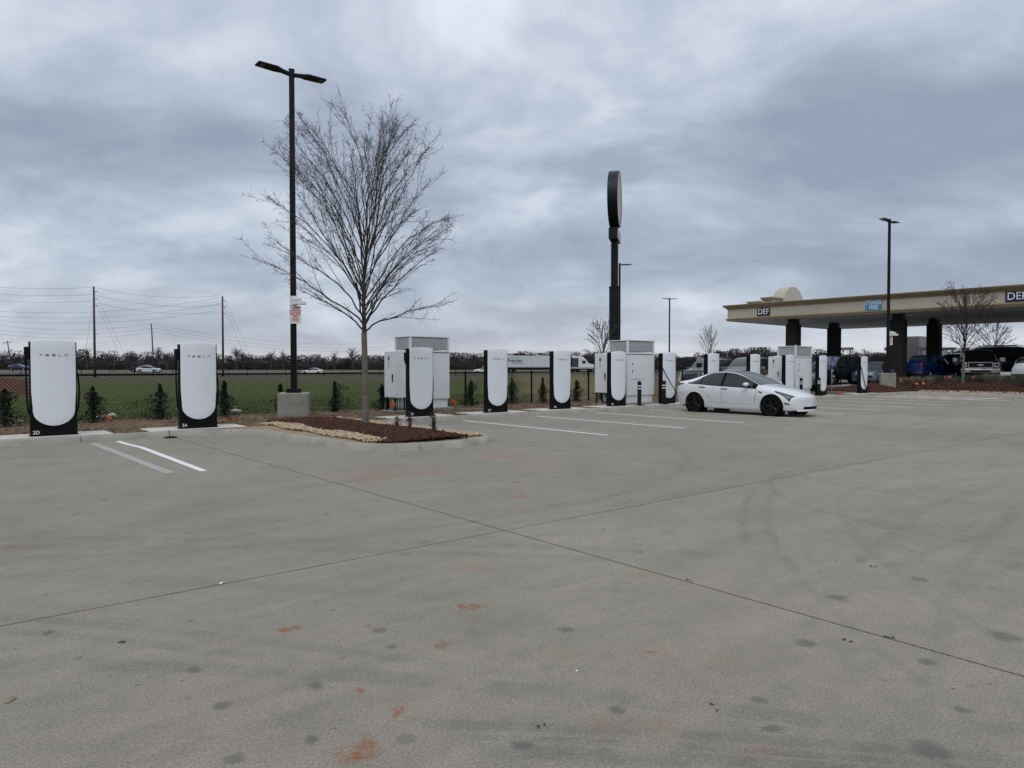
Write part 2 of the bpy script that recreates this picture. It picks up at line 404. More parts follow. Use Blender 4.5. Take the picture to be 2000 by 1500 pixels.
def vent_reflections():
    m, n, b = newmat('vent_mesh_painted_reflections'); P = pos(n)
    c = n.ramp(n.noise(n.mapping(P, scale=(1, 1, 1.6)), 1.5, 3, .55, .8), [(.3, (.16, .21, .235)), (.45, (.21, .23, .235)), (.55, (.19, .195, .19)), (.66, (.27, .21, .15)), (.8, (.2, .22, .23))])  # blue and orange reflections painted into the mesh colour
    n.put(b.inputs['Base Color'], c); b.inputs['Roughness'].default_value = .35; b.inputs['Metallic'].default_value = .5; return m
M_VENTREFL = vent_reflections()

# ------------------------------------------------------------------ terrain: one sheet to the horizon, in the s,t grid
def terrain_z(X, Y, s, t):
    z = np.full_like(X, .125)
    lot = (t > .31) & (s < 30.72); z = np.where(lot, -.35, z)
    z = z + .95 * sstep(.2, 3.6, X) * np.exp(-((Y - 41) / 5.5) ** 2) * (1 - sstep(8.5, 13, X)) * (t < -5)
    z = z + .18 * sstep(-1, 4, X) * np.exp(-((Y - 35) / 4) ** 2) * (t < -5.2) * (1 - sstep(8, 12, X))
    z = z + .95 * np.exp(-((X + 27.2) / 2.6) ** 2 - ((Y - 37.5) / 3.5) ** 2)
    z = z - .25 * np.exp(-((Y - 60) / 18) ** 2) * (X < 5)
    # raised bed at the end of the row
    bed = sstep(25.8, 30.2, s) * sstep(-4.8, -1.5, t) * .38 * sstep(.30, -1.2, t)
    bed2 = sstep(30.8, 33.2, s) * .45
    z = np.where((s > 25.5) & (t <= .31), .125 + bed, z)
    z = np.where((s >= 30.72) & (t > -2.7), .125 + np.maximum(bed2 * sstep(-2.7, 0, t), np.where(t < 1, .38 * sstep(-2.7, -1.5, t) * sstep(.30, -1.2, t), 0)), z)
    ap = ((s > 15) & (t < -5.4) & (X > 6 + (Y - 34) * .25)) | ((s > 30.6) & (t < -2.9)) | (s > 35.5)
    z = np.where(ap & (Y < 150), .02, z)
    return z
def axis(a, b, fine0, fine1, st_, grow=1.22):
    q = list(np.arange(fine0, fine1 + 1e-6, st_)); h = st_
    while q[-1] < b: h *= grow; q.append(q[-1] + h)
    h = st_
    while q[0] > a: h *= grow; q.insert(0, q[0] - h)
    return np.array(q)
sa = axis(-1500, 1500, -26, 40, .55); ta = axis(-1500, 200, -40, 14, .55)
sa = np.unique(np.concatenate([sa, [30.70, 30.74, 35.48, 35.52]])); ta = np.unique(np.concatenate([ta, [.29, .33, -5.38, -5.42, -2.88, -2.92, -2.70]]))
S_, T_ = np.meshgrid(sa, ta, indexing='ij')
X_ = S_ * UX + T_ * NX; Y_ = OY + S_ * UY + T_ * NY
Z_ = terrain_z(X_, Y_, S_, T_)
nearf = (Y_ < 90) & (np.abs(X_) < 70) & ~((T_ > .3) & (S_ < 31))
Z_ = Z_ + np.where(nearf, nrng.normal(0, .018, Z_.shape) * np.where(T_ > -1.6, .25, 1), 0)
a_, b_ = S_.shape
idx = np.arange(a_ * b_).reshape(a_, b_)
Fq = np.stack([idx[:-1, :-1], idx[1:, :-1], idx[1:, 1:], idx[:-1, 1:]], -1).reshape(-1, 4)
def ground_mat():
    m, n, b = newmat('field_earth_and_grass'); P = pos(n); fl = n.vmath('MULTIPLY', P, (1, 1, 0))
    rel = n.mapping(n.vmath('SUBTRACT', fl, (0, OY, 0)), (0, 0, 0), (0, 0, -ANG)); s, ty_, _ = n.xyz(rel); t = n.math('MULTIPLY', ty_, -1.0)
    X, Y, Z = n.xyz(P)
    f1 = n.noise(fl, .25, 5, .6, .4); f2 = n.noise(fl, 2.2, 5, .65); f3 = n.noise(fl, 22, 4, .7)
    mixf = n.math('ADD', n.math('MULTIPLY', f2, .5), n.math('MULTIPLY', f3, .5))
    straw = n.ramp(mixf, [(.33, (.075, .05, .03)), (.5, (.155, .107, .064)), (.68, (.235, .175, .105))])
    green = n.ramp(mixf, [(.3, (.032, .044, .010)), (.5, (.057, .076, .017)), (.7, (.092, .112, .028))])
    dorm = n.ramp(mixf, [(.3, (.05, .044, .026)), (.5, (.085, .073, .042)), (.7, (.13, .108, .062))])
    tanb = n.ramp(mixf, [(.3, (.11, .08, .045)), (.5, (.19, .145, .085)), (.7, (.27, .21, .125))])
    red = n.ramp(mixf, [(.3, (.05, .022, .015)), (.6, (.115, .05, .032))])
    edge = n.math('ADD', t, n.math('MULTIPLY', n.math('SUBTRACT', f2, .5), 1.6))
    c = n.mix(n.rng(edge, -4.9, -4.2, 0, 1, True), green, straw)
    far = n.math('ADD', Y, n.math('MULTIPLY', n.math('SUBTRACT', f1, .5), 24))
    c = n.mix(n.rng(far, 62, 84, 0, 1, True), c, dorm)
    # paler dry patches between the fence and the grass
    c = n.mix(n.math('MULTIPLY', n.rng(n.noise(fl, .6, 4, .6, .5),   .54, .72, 0, .5), n.rng(far, 52, 30, 0, 1)), c, tanb)
    right = n.math('ADD', X, n.math('MULTIPLY', n.math('SUBTRACT', f2, .5), 2.5))
    c = n.mix(n.math('MULTIPLY', n.rng(right, .1, 1.5, 0, .95, True), n.rng(Y, 27.5, 60, 1, .6)), c, n.mix(n.rng(t, -4.6, -4.0), tanb, straw))
    rd = n.vmath('DISTANCE', fl, (-27.2, 37.5, 0)); rd = n.math('ADD', rd, n.math('MULTIPLY', n.math('SUBTRACT', f2, .5), 3.5))
    c = n.mix(n.rng(rd, 5.2, 3.8, 0, .95, True), c, red)
    c = n.mix(n.rng(Y, 175, 195, 0, .7, True), c, n.ramp(mixf, [(.3, (.10, .09, .055)), (.7, (.17, .15, .09))]))
    # shredded bark worked into the raised bed
    s2, t2, _ = s, t, None
    m1 = n.math('MULTIPLY', n.rng(n.math('ADD', s, n.math('MULTIPLY', f2, 1.2)), 26.6, 27.4, 0, 1), n.math('MULTIPLY', n.rng(t, -4.2, -3.2, 0, 1), n.rng(Y, 60, 58, 0, 1)))
    c = n.mix(m1, c, n.ramp(f3, [(.3, (.025, .010, .006)), (.6, (.062, .024, .012)), (.75, (.10, .045, .022))]))
    n.put(b.inputs['Base Color'], c); b.inputs['Roughness'].default_value = .95; b.inputs['Specular IOR Level'].default_value = .15
    n.put(b.inputs['Normal'], n.bump(mixf, .8, .05)); return m
M_GROUND = ground_mat()
g = struct(place('ground', bulk('ground', np.stack([X_, Y_, Z_], -1).reshape(-1, 3), Fq, M_GROUND, True)))

# ------------------------------------------------------------------ car park slabs with sealed joints
lot = struct(MB().bb(-45, 30.7, .4, 46, -.2, -.006).build('parking_lot', M_JOINT)); lot.location = (0, OY, 0); lot.rotation_euler.z = ANG
# local x = s, local y = -t
lot.data.transform(Matrix.Scale(-1, 4, (0, 1, 0))); lot.data.flip_normals()
sj = [-10.22 + 5.03 * k for k in range(-5, 9)]; sj = [-45] + sj + [30.66]
tj = [.42, 12.22, 17.25, 29, 45]
for i in range(len(sj) - 1):
    for j in range(len(tj) - 1):
        g_ = .0095
        x0, x1, y0, y1 = sj[i] + g_, sj[i + 1] - g_, -tj[j + 1] + g_, -tj[j] - g_
        e = .003
        mb = MB()
        mb.add([(x0, y0, -.06), (x1, y0, -.06), (x1, y1, -.06), (x0, y1, -.06), (x0, y0, -e), (x1, y0, -e), (x1, y1, -e), (x0, y1, -e),
                (x0 + e, y0 + e, 0), (x1 - e, y0 + e, 0), (x1 - e, y1 - e, 0), (x0 + e, y1 - e, 0)],
               [(0, 1, 5, 4), (1, 2, 6, 5), (2, 3, 7, 6), (3, 0, 4, 7), (4, 5, 9, 8), (5, 6, 10, 9), (6, 7, 11, 10), (7, 4, 8, 11), (8, 9, 10, 11)])
        mb.build('concrete_slab', M_LOT, lot)

# ------------------------------------------------------------------ kerb in cast lengths
def arc(cs, ct, r, a0, a1, n=7): return [(cs + r * math.cos(R(a0 + (a1 - a0) * i / n)), ct + r * math.sin(R(a0 + (a1 - a0) * i / n))) for i in range(n + 1)]
path = [(-45, .46), (-30, .46), (-20, .46), (-14, .46), (-11, .46)] + arc(-9.95, 1.66, 1.2, 270, 355) + [(-8.55, 3.2), (-8.4, 4.7)] + \
       arc(-7.2, 4.95, 1.18, 180, 95) + [(-6.8, 6.18)] + arc(-6.15, 5.1, 1.08, 85, 0) + [(-5.0, 3.5), (-4.95, 2.2)] + arc(-3.95, 1.46, 1.0, 175, 270) + \
       [(-3, .46), (0, .46), (5, .46), (10, .46), (15, .46), (20, .46), (25, .46)] + arc(28.9, 2.16, 1.7, 270, 360) + [(30.6, 6), (30.6, 15), (30.6, 30), (30.6, 45)]
def resample(pts, step):
    out = []; acc = 0
    P = [np.array(p, float) for p in pts]
    d = [0]
    for i in range(1, len(P)): d.append(d[-1] + np.linalg.norm(P[i] - P[i - 1]))
    n = int(d[-1] / step); dd = np.linspace(0, d[-1], n + 1)
    return np.stack([np.interp(dd, d, [p[k] for p in P]) for k in (0, 1)], -1)
kp = resample(path, .1)
for _ in range(3): kp[1:-1] = (kp[:-2] + 2 * kp[1:-1] + kp[2:]) / 4
tang = np.gradient(kp, axis=0); tang /= np.linalg.norm(tang, axis=1)[:, None]
inn = np.stack([tang[:, 1], -tang[:, 0]], -1)              # away from the car park (t decreases)
kerb = struct(MB().bb(-.05, .05, -.05, .05, -.3, -.25).build('kerb', M_KERB)); kerb.location = (0, OY, 0); kerb.rotation_euler.z = ANG
prof = [(-.02, -.03), (0, .006), (.035, .075), (.07, .118), (.10, .131), (.20, .134), (.225, .125), (.23, -.05)]
L = 30; k0 = 0
while k0 < len(kp) - 2:
    k1 = min(k0 + L, len(kp) - 1)
    q = kp[k0:k1 + 1].copy(); ii = inn[k0:k1 + 1]
    q[-1] -= tang[k1] * .012
    P = np.array([[(q[i, 0] + ii[i, 0] * a, -(q[i, 1] + ii[i, 1] * a), h) for (a, h) in prof] for i in range(len(q))])
    mb = MB().grid(P[::2] if len(q) > 6 else P)
    rows = len(P[::2]) if len(q) > 6 else len(P); n_ = len(prof)
    mb.f.append(tuple(range(n_))); mb.m.append(0); mb.f.append(tuple(reversed(range((rows - 1) * n_, rows * n_)))); mb.m.append(0)
    me_o = mb.build('kerb_length', M_KERB, kerb, smooth=True, ang=50)
    k0 = k1
def inside(poly, x, y):
    c = np.zeros(np.shape(x), bool); j = len(poly) - 1
    for i in range(len(poly)):
        xi, yi = poly[i]; xj, yj = poly[j]
        hit = ((yi > y) != (yj > y)) & (x < (xj - xi) * (y - yi) / (yj - yi + 1e-12) + xi); c ^= hit; j = i
    return c
isl_i = [i for i in range(len(kp)) if -10.3 < kp[i, 0] < -3.6]
isl = [tuple(kp[i] + inn[i] * .215) for i in isl_i]
isl = [(-10.2, .15)] + isl + [(-3.7, .15)]
mb = MB(); gs, gt = np.meshgrid(np.arange(-9.6, -4.0, .1), np.arange(.1, 6.3, .1), indexing='ij')
vid = {}
def vert(i, j):
    if (i, j) not in vid:
        vid[(i, j)] = len(mb.v); mb.v.append((gs[i, j], -gt[i, j], .128 + .02 * math.sin(gs[i, j] * 3) * math.sin(gt[i, j] * 2.3) * .4 + rng.uniform(-.006, .006)))
    return vid[(i, j)]
ins = inside(isl, gs, gt)
# soil fills to the kerb back; cells on the edge run under the kerb top, which stands higher
for i in range(gs.shape[0] - 1):
    for j in range(gs.shape[1] - 1):
        if ins[i, j] or ins[i + 1, j] or ins[i + 1, j + 1] or ins[i, j + 1]:
            mb.f.append((vert(i, j), vert(i, j + 1), vert(i + 1, j + 1), vert(i + 1, j))); mb.m.append(0)
# keep every cell clear of the open face of the kerb
o = mb.build('planting_bed', M_SAND, smooth=True); struct(o); o.location = (0, OY, 0); o.rotation_euler.z = ANG
cen = np.array([-6.8, 2.5])
kin = np.array(isl)
for v in o.data.vertices:
    s_, t_ = v.co.x, -v.co.y
    if not inside(isl, np.array(s_), np.array(t_)):
        dd = np.linalg.norm(kin - (s_, t_), axis=1); q = kin[int(dd.argmin())]; v.co.x, v.co.y = q[0], -q[1]; v.co.z = .118

# mulch chips and river stones: nobody could count them
def scatter_boxes(name, pts, size, mats, jit=.5, flat=.35, tilt=.5, zoff=0):
    n = len(pts); base = np.array([(-1, -1, -1), (1, -1, -1), (1, 1, -1), (-1, 1, -1), (-.7, -.8, 1), (.8, -.6, 1), (.7, .8, 1), (-.8, .7, 1)], float) * .5
    fq = np.array([(3, 2, 1, 0), (4, 5, 6, 7), (0, 1, 5, 4), (1, 2, 6, 5), (2, 3, 7, 6), (3, 0, 4, 7)])
    sz = size * np.exp(nrng.normal(0, jit * .5, (n, 1))) * np.stack([np.ones(n) * nrng.uniform(.8, 2.2, n), np.ones(n), flat * np.ones(n)], -1)
    az = nrng.uniform(0, 2 * np.pi, n); tl = nrng.normal(0, tilt, n); tr = nrng.normal(0, tilt, n)
    V = base[None] * sz[:, None]
    y = V[..., 1] * np.cos(tl)[:, None] - V[..., 2] * np.sin(tl)[:, None]; z = V[..., 1] * np.sin(tl)[:, None] + V[..., 2] * np.cos(tl)[:, None]; V = np.stack([V[..., 0], y, z], -1)
    x = V[..., 0] * np.cos(tr)[:, None] + V[..., 2] * np.sin(tr)[:, None]; z = -V[..., 0] * np.sin(tr)[:, None] + V[..., 2] * np.cos(tr)[:, None]; V = np.stack([x, V[..., 1], z], -1)
    x = V[..., 0] * np.cos(az)[:, None] - V[..., 1] * np.sin(az)[:, None]; y = V[..., 0] * np.sin(az)[:, None] + V[..., 1] * np.cos(az)[:, None]
    V = np.stack([x, y, V[..., 2]], -1) + np.asarray(pts)[:, None]
    Fs = (fq[None] + (np.arange(n) * 8)[:, None, None]).reshape(-1, 4)
    return stuff(place(name, bulk(name, V.reshape(-1, 3), Fs, mats)))
def w3(s, t, z): return np.stack([s * UX + t * NX, OY + s * UY + t * NY, z], -1)
n = 26000; s_ = nrng.uniform(-8.3, -5.1, n); t_ = nrng.uniform(-.75, 6.1, n)
lo_e = -7.55 + .12 * np.sin(t_ * 2.1) + .35 * sstep(4.4, 6, t_); hi_e = -5.84 + .1 * np.sin(t_ * 1.7 + 1) - .1 * sstep(0, 2, t_)
lo_e = np.where(t_ > 5.2, -7.9, lo_e)
k = (s_ > lo_e) & (s_ < hi_e) & (inside(isl, s_, t_) | (t_ < .4)); s_, t_ = s_[k], t_[k]
heap = .05 * np.clip(1 - ((s_ + 6.7) / 1.0) ** 2, 0, 1)
scatter_boxes('mulch', w3(s_, t_, .14 + heap + nrng.uniform(0, .035, len(s_))), .032, M_MULCH)
# a ground skin under the chips so no sand shows through
mbk = MB(); P = np.array([[(s0, -t0, .137 + .05 * max(0, 1 - ((s0 + 6.7) / 1.0) ** 2)) for s0 in np.linspace(-7.3 if t0 < 5 else -7.5, -5.98 - .1 * float(sstep(0, 2, t0)), 9)] for t0 in np.linspace(-.65, 5.75, 22)])
sk = stuff(mbk.grid(P).build('mulch_bed', M_MULCH, smooth=True)); sk.location = (0, OY, 0); sk.rotation_euler.z = ANG
ico_v = []; ico_f = []
ph = (1 + 5 ** .5) / 2
ico_v = np.array([(-1, ph, 0), (1, ph, 0), (-1, -ph, 0), (1, -ph, 0), (0, -1, ph), (0, 1, ph), (0, -1, -ph), (0, 1, -ph), (ph, 0, -1), (ph, 0, 1), (-ph, 0, -1), (-ph, 0, 1)]) / math.sqrt(1 + ph * ph)
ico_f = np.array([(0, 11, 5), (0, 5, 1), (0, 1, 7), (0, 7, 10), (0, 10, 11), (1, 5, 9), (5, 11, 4), (11, 10, 2), (10, 7, 6), (7, 1, 8), (3, 9, 4), (3, 4, 2), (3, 2, 6), (3, 6, 8), (3, 8, 9), (4, 9, 5), (2, 4, 11), (6, 2, 10), (8, 6, 7), (9, 8, 1)])
def scatter_stones(name, pts, size, mat):
    n = len(pts); V = ico_v[None] * (1 + nrng.uniform(-.22, .22, (n, 12, 1))) * (size * nrng.uniform(.6, 1.35, (n, 1, 1)) * np.stack([nrng.uniform(.8, 1.4, n), nrng.uniform(.8, 1.1, n), nrng.uniform(.5, .8, n)], -1)[:, None])
    az = nrng.uniform(0, 6.28, n)[:, None]; x = V[..., 0] * np.cos(az) - V[..., 1] * np.sin(az); y = V[..., 0] * np.sin(az) + V[..., 1] * np.cos(az)
    V = np.stack([x, y, V[..., 2]], -1) + np.asarray(pts)[:, None]
    Fs = (ico_f[None] + (np.arange(n) * 12)[:, None, None]).reshape(-1, 3)
    return stuff(place(name, bulk(name, V.reshape(-1, 3), Fs, mat, True)))
n = 15000; s_ = nrng.uniform(-8.5, -5.0, n); t_ = nrng.uniform(-.9, 5.9, n)
lA = (s_ > -8.02 + .06 * np.sin(t_ * 3)) & (s_ < -7.53 + .12 * np.sin(t_ * 2.1) + .35 * sstep(4.4, 6, t_)) & (t_ > -.2) & (t_ < 5.45)
lB = (s_ > -5.9 - .1 * sstep(0, 2, t_)) & (s_ < -5.52 + .05 * np.sin(t_ * 2.6)) & (t_ < 5.7)
k = (lA | lB) & (inside(isl, s_, t_) | (t_ < .4)); s_, t_ = s_[k], t_[k]
scatter_stones('river_stones', w3(s_, t_, .15 + nrng.uniform(0, .03, len(s_))), .029, M_STONE)
# end bed at the right: mulch on the mound, stones at the kerb
n = 40000; s_ = nrng.uniform(25.6, 35.4, n); t_ = nrng.uniform(-4.0, 16, n)
k = (((s_ > 30.9) & (t_ > -2.6)) | ((s_ <= 30.9) & (t_ < .3) & (s_ > 26.3 + .5 * np.sin(t_ * 2)))); s_, t_ = s_[k], t_[k]
XX = s_ * UX + t_ * NX; YY = OY + s_ * UY + t_ * NY
scatter_boxes('end_bed_mulch', w3(s_, t_, terrain_z(XX, YY, s_, t_) + .025), .08, M_MULCH)
n = 1500; s_ = nrng.uniform(30.86, 31.25, n); t_ = nrng.uniform(.5, 14, n)
XX = s_ * UX + t_ * NX; YY = OY + s_ * UY + t_ * NY
scatter_stones('end_bed_stones', w3(s_, t_, terrain_z(XX, YY, s_, t_) + .02), .055, M_STONE)

M_CLOD = simple('soil_clod', (.115, .078, .046), .95, var=.4, scale=8)
# grass: straw on the strip, green blades beyond the fence
def scatter_blades(name, s_, t_, h, wd, mat, lean=.5, curl=True):
    n = len(s_); X = s_ * UX + t_ * NX; Y = OY + s_ * UY + t_ * NY; Z = terrain_z(X, Y, s_, t_) - .01
    az = nrng.uniform(0, 6.28, n); la = nrng.uniform(0, 6.28, n); hh = h * nrng.uniform(.4, 1.3, n); ln = np.abs(nrng.normal(0, lean, n)) * hh
    dx, dy = np.cos(az) * wd * .5, np.sin(az) * wd * .5
    a = np.stack([X - dx, Y - dy, Z], -1); b = np.stack([X + dx, Y + dy, Z], -1); c = np.stack([X + np.cos(la) * ln, Y + np.sin(la) * ln, Z + hh], -1)
    V = np.stack([a, b, c], 1).reshape(-1, 3); Fs = np.arange(n * 3).reshape(n, 3)
    return stuff(place(name, bulk(name, V, Fs, mat)))
n = 42000; s_ = nrng.uniform(-16, 26, n); t_ = nrng.uniform(-4.9, .2, n); k = ~((s_ > -8.1) & (s_ < -5.2) & (t_ > -.6)); k &= nrng.uniform(0, 1, n) < .35 + .65 * np.clip(.5 + .5 * np.sin(s_ * 1.9 + np.sin(t_ * 2.2) * 2) + nrng.normal(0, .3, n), 0, 1)
k &= off_pads(s_, t_)
scatter_blades('straw_grass', s_[k], t_[k], .045, .018, M_STRAW, 1.6)
n = 5200; s_ = nrng.uniform(-16, 25, n); t_ = nrng.uniform(-4.6, .15, n); k = off_pads(s_, t_) & ~((s_ > -8.3) & (s_ < -5.2) & (t_ > -.8)); s_, t_ = s_[k], t_[k]
scatter_stones('soil_clods', w3(s_, t_, .125 + nrng.uniform(-.01, .012, len(s_))), .030, M_CLOD)
n = 1600; s_ = nrng.uniform(-16, 24, n); t_ = nrng.normal(-4.05, .25, n)
scatter_blades('weeds', s_, t_, .16, .02, M_STRAW2, .6)
n = 60000; s_ = nrng.uniform(-30, 16, n); t_ = -4.5 - np.abs(nrng.normal(0, 7, n)); XX = s_ * UX + t_ * NX; k = (XX < 1.2 + nrng.normal(0, .8, n)) & (s_ < 9)
scatter_blades('field_grass', s_[k], t_[k], .065, .035, M_GREENBLADE, .7)
n = 26000; s_ = nrng.uniform(-6, 9.4, n); t_ = nrng.uniform(-24, -4.6, n); XX = s_ * UX + t_ * NX; k = XX > -.2
scatter_blades('dry_bank_grass', s_[k], t_[k], .09, .03, M_STRAW2, .8)

# ------------------------------------------------------------------ painted markings (thin sheets on the slabs)
def stripe(name, pts, wd, mat, z=.004, seg=1):
    P = [np.array(p, float) for p in pts]; rows = []
    for i, p in enumerate(P):
        d = P[min(i + 1, len(P) - 1)] - P[max(i - 1, 0)]; d /= np.linalg.norm(d); nn = np.array([-d[1], d[0]])
        rows.append([(p[0] + nn[0] * wd / 2, -(p[1] + nn[1] * wd / 2), z), (p[0] - nn[0] * wd / 2, -(p[1] - nn[1] * wd / 2), z)])
    o = MB().grid(np.array(rows)).build(name, mat); o.location = (0, OY, 0); o.rotation_euler.z = ANG; return o
marks = struct(stripe('parking_marking', [(-11.36, .62), (-11.33, 1.4), (-11.25, 2.2), (-11.27, 6.3)], .11, M_PAINT))
struct(stripe('parking_marking', [(-11.86, .75), (-11.82, 1.6), (-11.72, 6.2)], .15, M_OLDPAINT))
for s0 in (-2.38, .5, 3.2, 6.05, 9.1, 12.05, 15.0, 17.9, 20.9):
    struct(stripe('parking_marking', [(s0 + .03, .6), (s0, 2.2), (s0 - .03, 6.35)], .115, M_PAINT))
    struct(stripe('parking_marking', [(s0 + .3, 1.2), (s0 + .27, 6.45)], .09, M_OLDPAINT))
def gst(px, py): v = gp(px, py); return inv(v.x, v.y)
struct(stripe('parking_marking', [(26.4, .75), (26.9, 2.0), (26.8, 6.0)], .17, M_PAINT))
struct(stripe('parking_marking', [(23.75, .75), (23.7, 6.3), (24.4, 6.9)], .17, M_PAINT))
for k_ in range(5): struct(stripe('parking_marking', [(23.8, 1.0 + k_ * 1.05), (26.7, 1.5 + k_ * 1.05)], .17, M_PAINT))
struct(stripe('parking_marking', [(29.6, 1.3), (29.9, 2.4), (29.8, 7.5), (29.3, 9.5)], .17, M_PAINT))
struct(stripe('parking_marking', [(27.2, 1.0), (29.6, 1.5), (29.8, 4)], .17, M_PAINT))

# ------------------------------------------------------------------ filling-station apron, highway
AZ = .38
def az(Y): return max(.16, .30 + .025 * (Y - 42))
M_APRON = simple('station_concrete', (.29, .285, .265), .8, var=.14, scale=.7, bump=.2, bscale=60, dirt=((.18, .175, .165), .8, .5))
apw = [st(15.5, -5.5), st(27.5, -5.5), st(30.9, -2.8), st(35.6, -2.8), st(35.6, 30), st(90, 30), Vector((110, 78, 0)), Vector((18.5, 78, 0))]
ap = MB().prism([(p.x, p.y) for p in apw], .03, 1); ap.v = [(x, y, (.30 + .025 * (y - 42) if z > .5 else z - .3)) for x, y, z in ap.v]
ap = struct(ap.build('station_apron', M_APRON))
M_ASPH = simple('worn_highway', (.13, .125, .118), .85, var=.12, scale=.3)
hw = struct(MB().bb(-900, 900, 146, 157.5, .0, .28).build('highway', M_ASPH))
hw2 = struct(MB().bb(-900, 900, 170, 182, .0, .28).build('highway', M_ASPH))

# ------------------------------------------------------------------ far woods (one mass) and the trees that stand out of it
def wood_tree(V, Fc, x, y, z, h, wd, n, rr):
    o = len(V); tr = h * .012 + .04
    V += [(x - tr, y, z), (x + tr, y, z), (x + rr.uniform(-.3, .3), y, z + h * .8)]; Fc.append((o, o + 1, o + 2))
    top = rr.uniform(.55, .7); k_ = rr.uniform(.8, 1.2)
    for _ in range(n):
        u = rr.random(); zr_ = (u ** .8); az_ = rr.uniform(0, 6.28); prof_ = math.sqrt(max(0, 1 - ((zr_ - .55) / .5) ** 2)) if zr_ > .05 else .2
        rad = wd * k_ * prof_ * rr.random() ** .5; px, py, pz = x + math.cos(az_) * rad, y + math.sin(az_) * rad, z + h * zr_
        ln = h * rr.uniform(.05, .15); q = rr.uniform(.05, .15) * (1.0 if zr_ > .75 else 1.7); lean = rr.uniform(-.4, .4) + .5 * math.cos(az_) * prof_
        o = len(V); V += [(px - q, py, pz), (px + q, py, pz + rr.uniform(-q, q)), (px + lean * ln, py, min(pz + ln, z + h * 1.03))]; Fc.append((o, o + 1, o + 2))
V = []; Fc = []; rr = random.Random(3)
for row, (yy, hh, den) in enumerate(((318, 5.0, 1.9), (330, 5.9, 2.0), (345, 6.8, 2.2))):
    xx = -330
    while xx < 420:
        hloc = hh * (1 + .12 * math.sin(xx * .03 + row) + .10 * math.sin(xx * .011 + 2 * row))
        h = hloc * rr.uniform(.75, 1.2); wood_tree(V, Fc, xx, yy + rr.uniform(-5, 5), .1, h, h * .36, 190, rr); xx += den * rr.uniform(.5, 1.4)
woods = stuff(place('far_woods', bulk('far_woods', V, Fc, M_WOODS)))
V = []; Fc = []; rr = random.Random(5)
for row in range(4):                                     # the nearer, taller edge behind the station
    xx = 52
    while xx < 330:
        k_ = min(1, (xx - 52) / 30)
        h = (3.6 + 3.6 * k_ + 1.0 * math.sin(xx * .08)) * rr.uniform(.75, 1.12); wood_tree(V, Fc, xx, 268 + row * 8 + rr.uniform(-3, 3), .1, h, h * .38, 200, rr); xx += 2.2 * rr.uniform(.5, 1.4)
stuff(place('near_woods', bulk('near_woods', V, Fc, M_WOODS)))
V = []; Fc = []; rr = random.Random(9)
for i in range(210):
    xx = rr.uniform(-420, 470); yy = rr.uniform(300, 316); h = rr.uniform(2.0, 4.4); wood_tree(V, Fc, xx, yy, 0, h, h * .9, 90, rr)
for i in range(90):                                      # evergreen stretch
    xx = rr.uniform(-8, 60); yy = rr.uniform(324, 338); h = rr.uniform(5.6, 8.4); wood_tree(V, Fc, xx, yy, 0, h, h * .32, 160, rr)
stuff(place('evergreen_understorey', bulk('evergreen_understorey', V, Fc, M_PINE)))
# low continuous thicket so no sky shows at the foot of the woods
mb = MB(); q = []
for i in range(260):
    X = -700 + 1500 * i / 259; h = 4.2 + 1.0 * math.sin(i * .7) + rr.uniform(-.7, .7); q.append((X, h))
P = np.array([[(X, 322, -.2), (X, 321 + rr.uniform(-1, 1), h * .6), (X, 330, h), (X, 345, h * .7)] for X, h in q])
stuff(mb.grid(P).build('thicket', M_WOODS))

# ------------------------------------------------------------------ bare trees grown limb by limb
def tubes(V, Fc, pts, r0, r1, n):
    k = len(pts); o = len(V); ref = None
    for i, p in enumerate(pts):
        d = pts[min(i + 1, k - 1)] - pts[max(i - 1, 0)]; d = d / (np.linalg.norm(d) + 1e-9)
        if ref is None: ref = np.array((0, 0, 1.)) if abs(d[2]) < .9 else np.array((1., 0, 0))
        a = np.cross(d, ref); a /= np.linalg.norm(a) + 1e-9; b = np.cross(d, a)
        r = r0 + (r1 - r0) * i / (k - 1)
        for j in range(n):
            th = 2 * math.pi * j / n; V.append(p + (a * math.cos(th) + b * math.sin(th)) * r)
    for i in range(k - 1):
        for j in range(n):
            q = (j + 1) % n; Fc.append((o + i * n + j, o + i * n + q, o + (i + 1) * n + q, o + (i + 1) * n + j))
def curve_path(p, d, L, n, rr, wig, lift):
    """p start, d direction; lift>0 bends up, <0 bends outward/down near the tip"""
    pts = [p.copy()]; d = d / np.linalg.norm(d); h = L / n
    for i in range(n):
        f = i / n
        d = d + np.array((rr.gauss(0, wig), rr.gauss(0, wig), rr.gauss(0, wig) + lift[0] * (1 - f) + lift[1] * f)); d /= np.linalg.norm(d)
        p = p + d * h; pts.append(p.copy())
    return pts
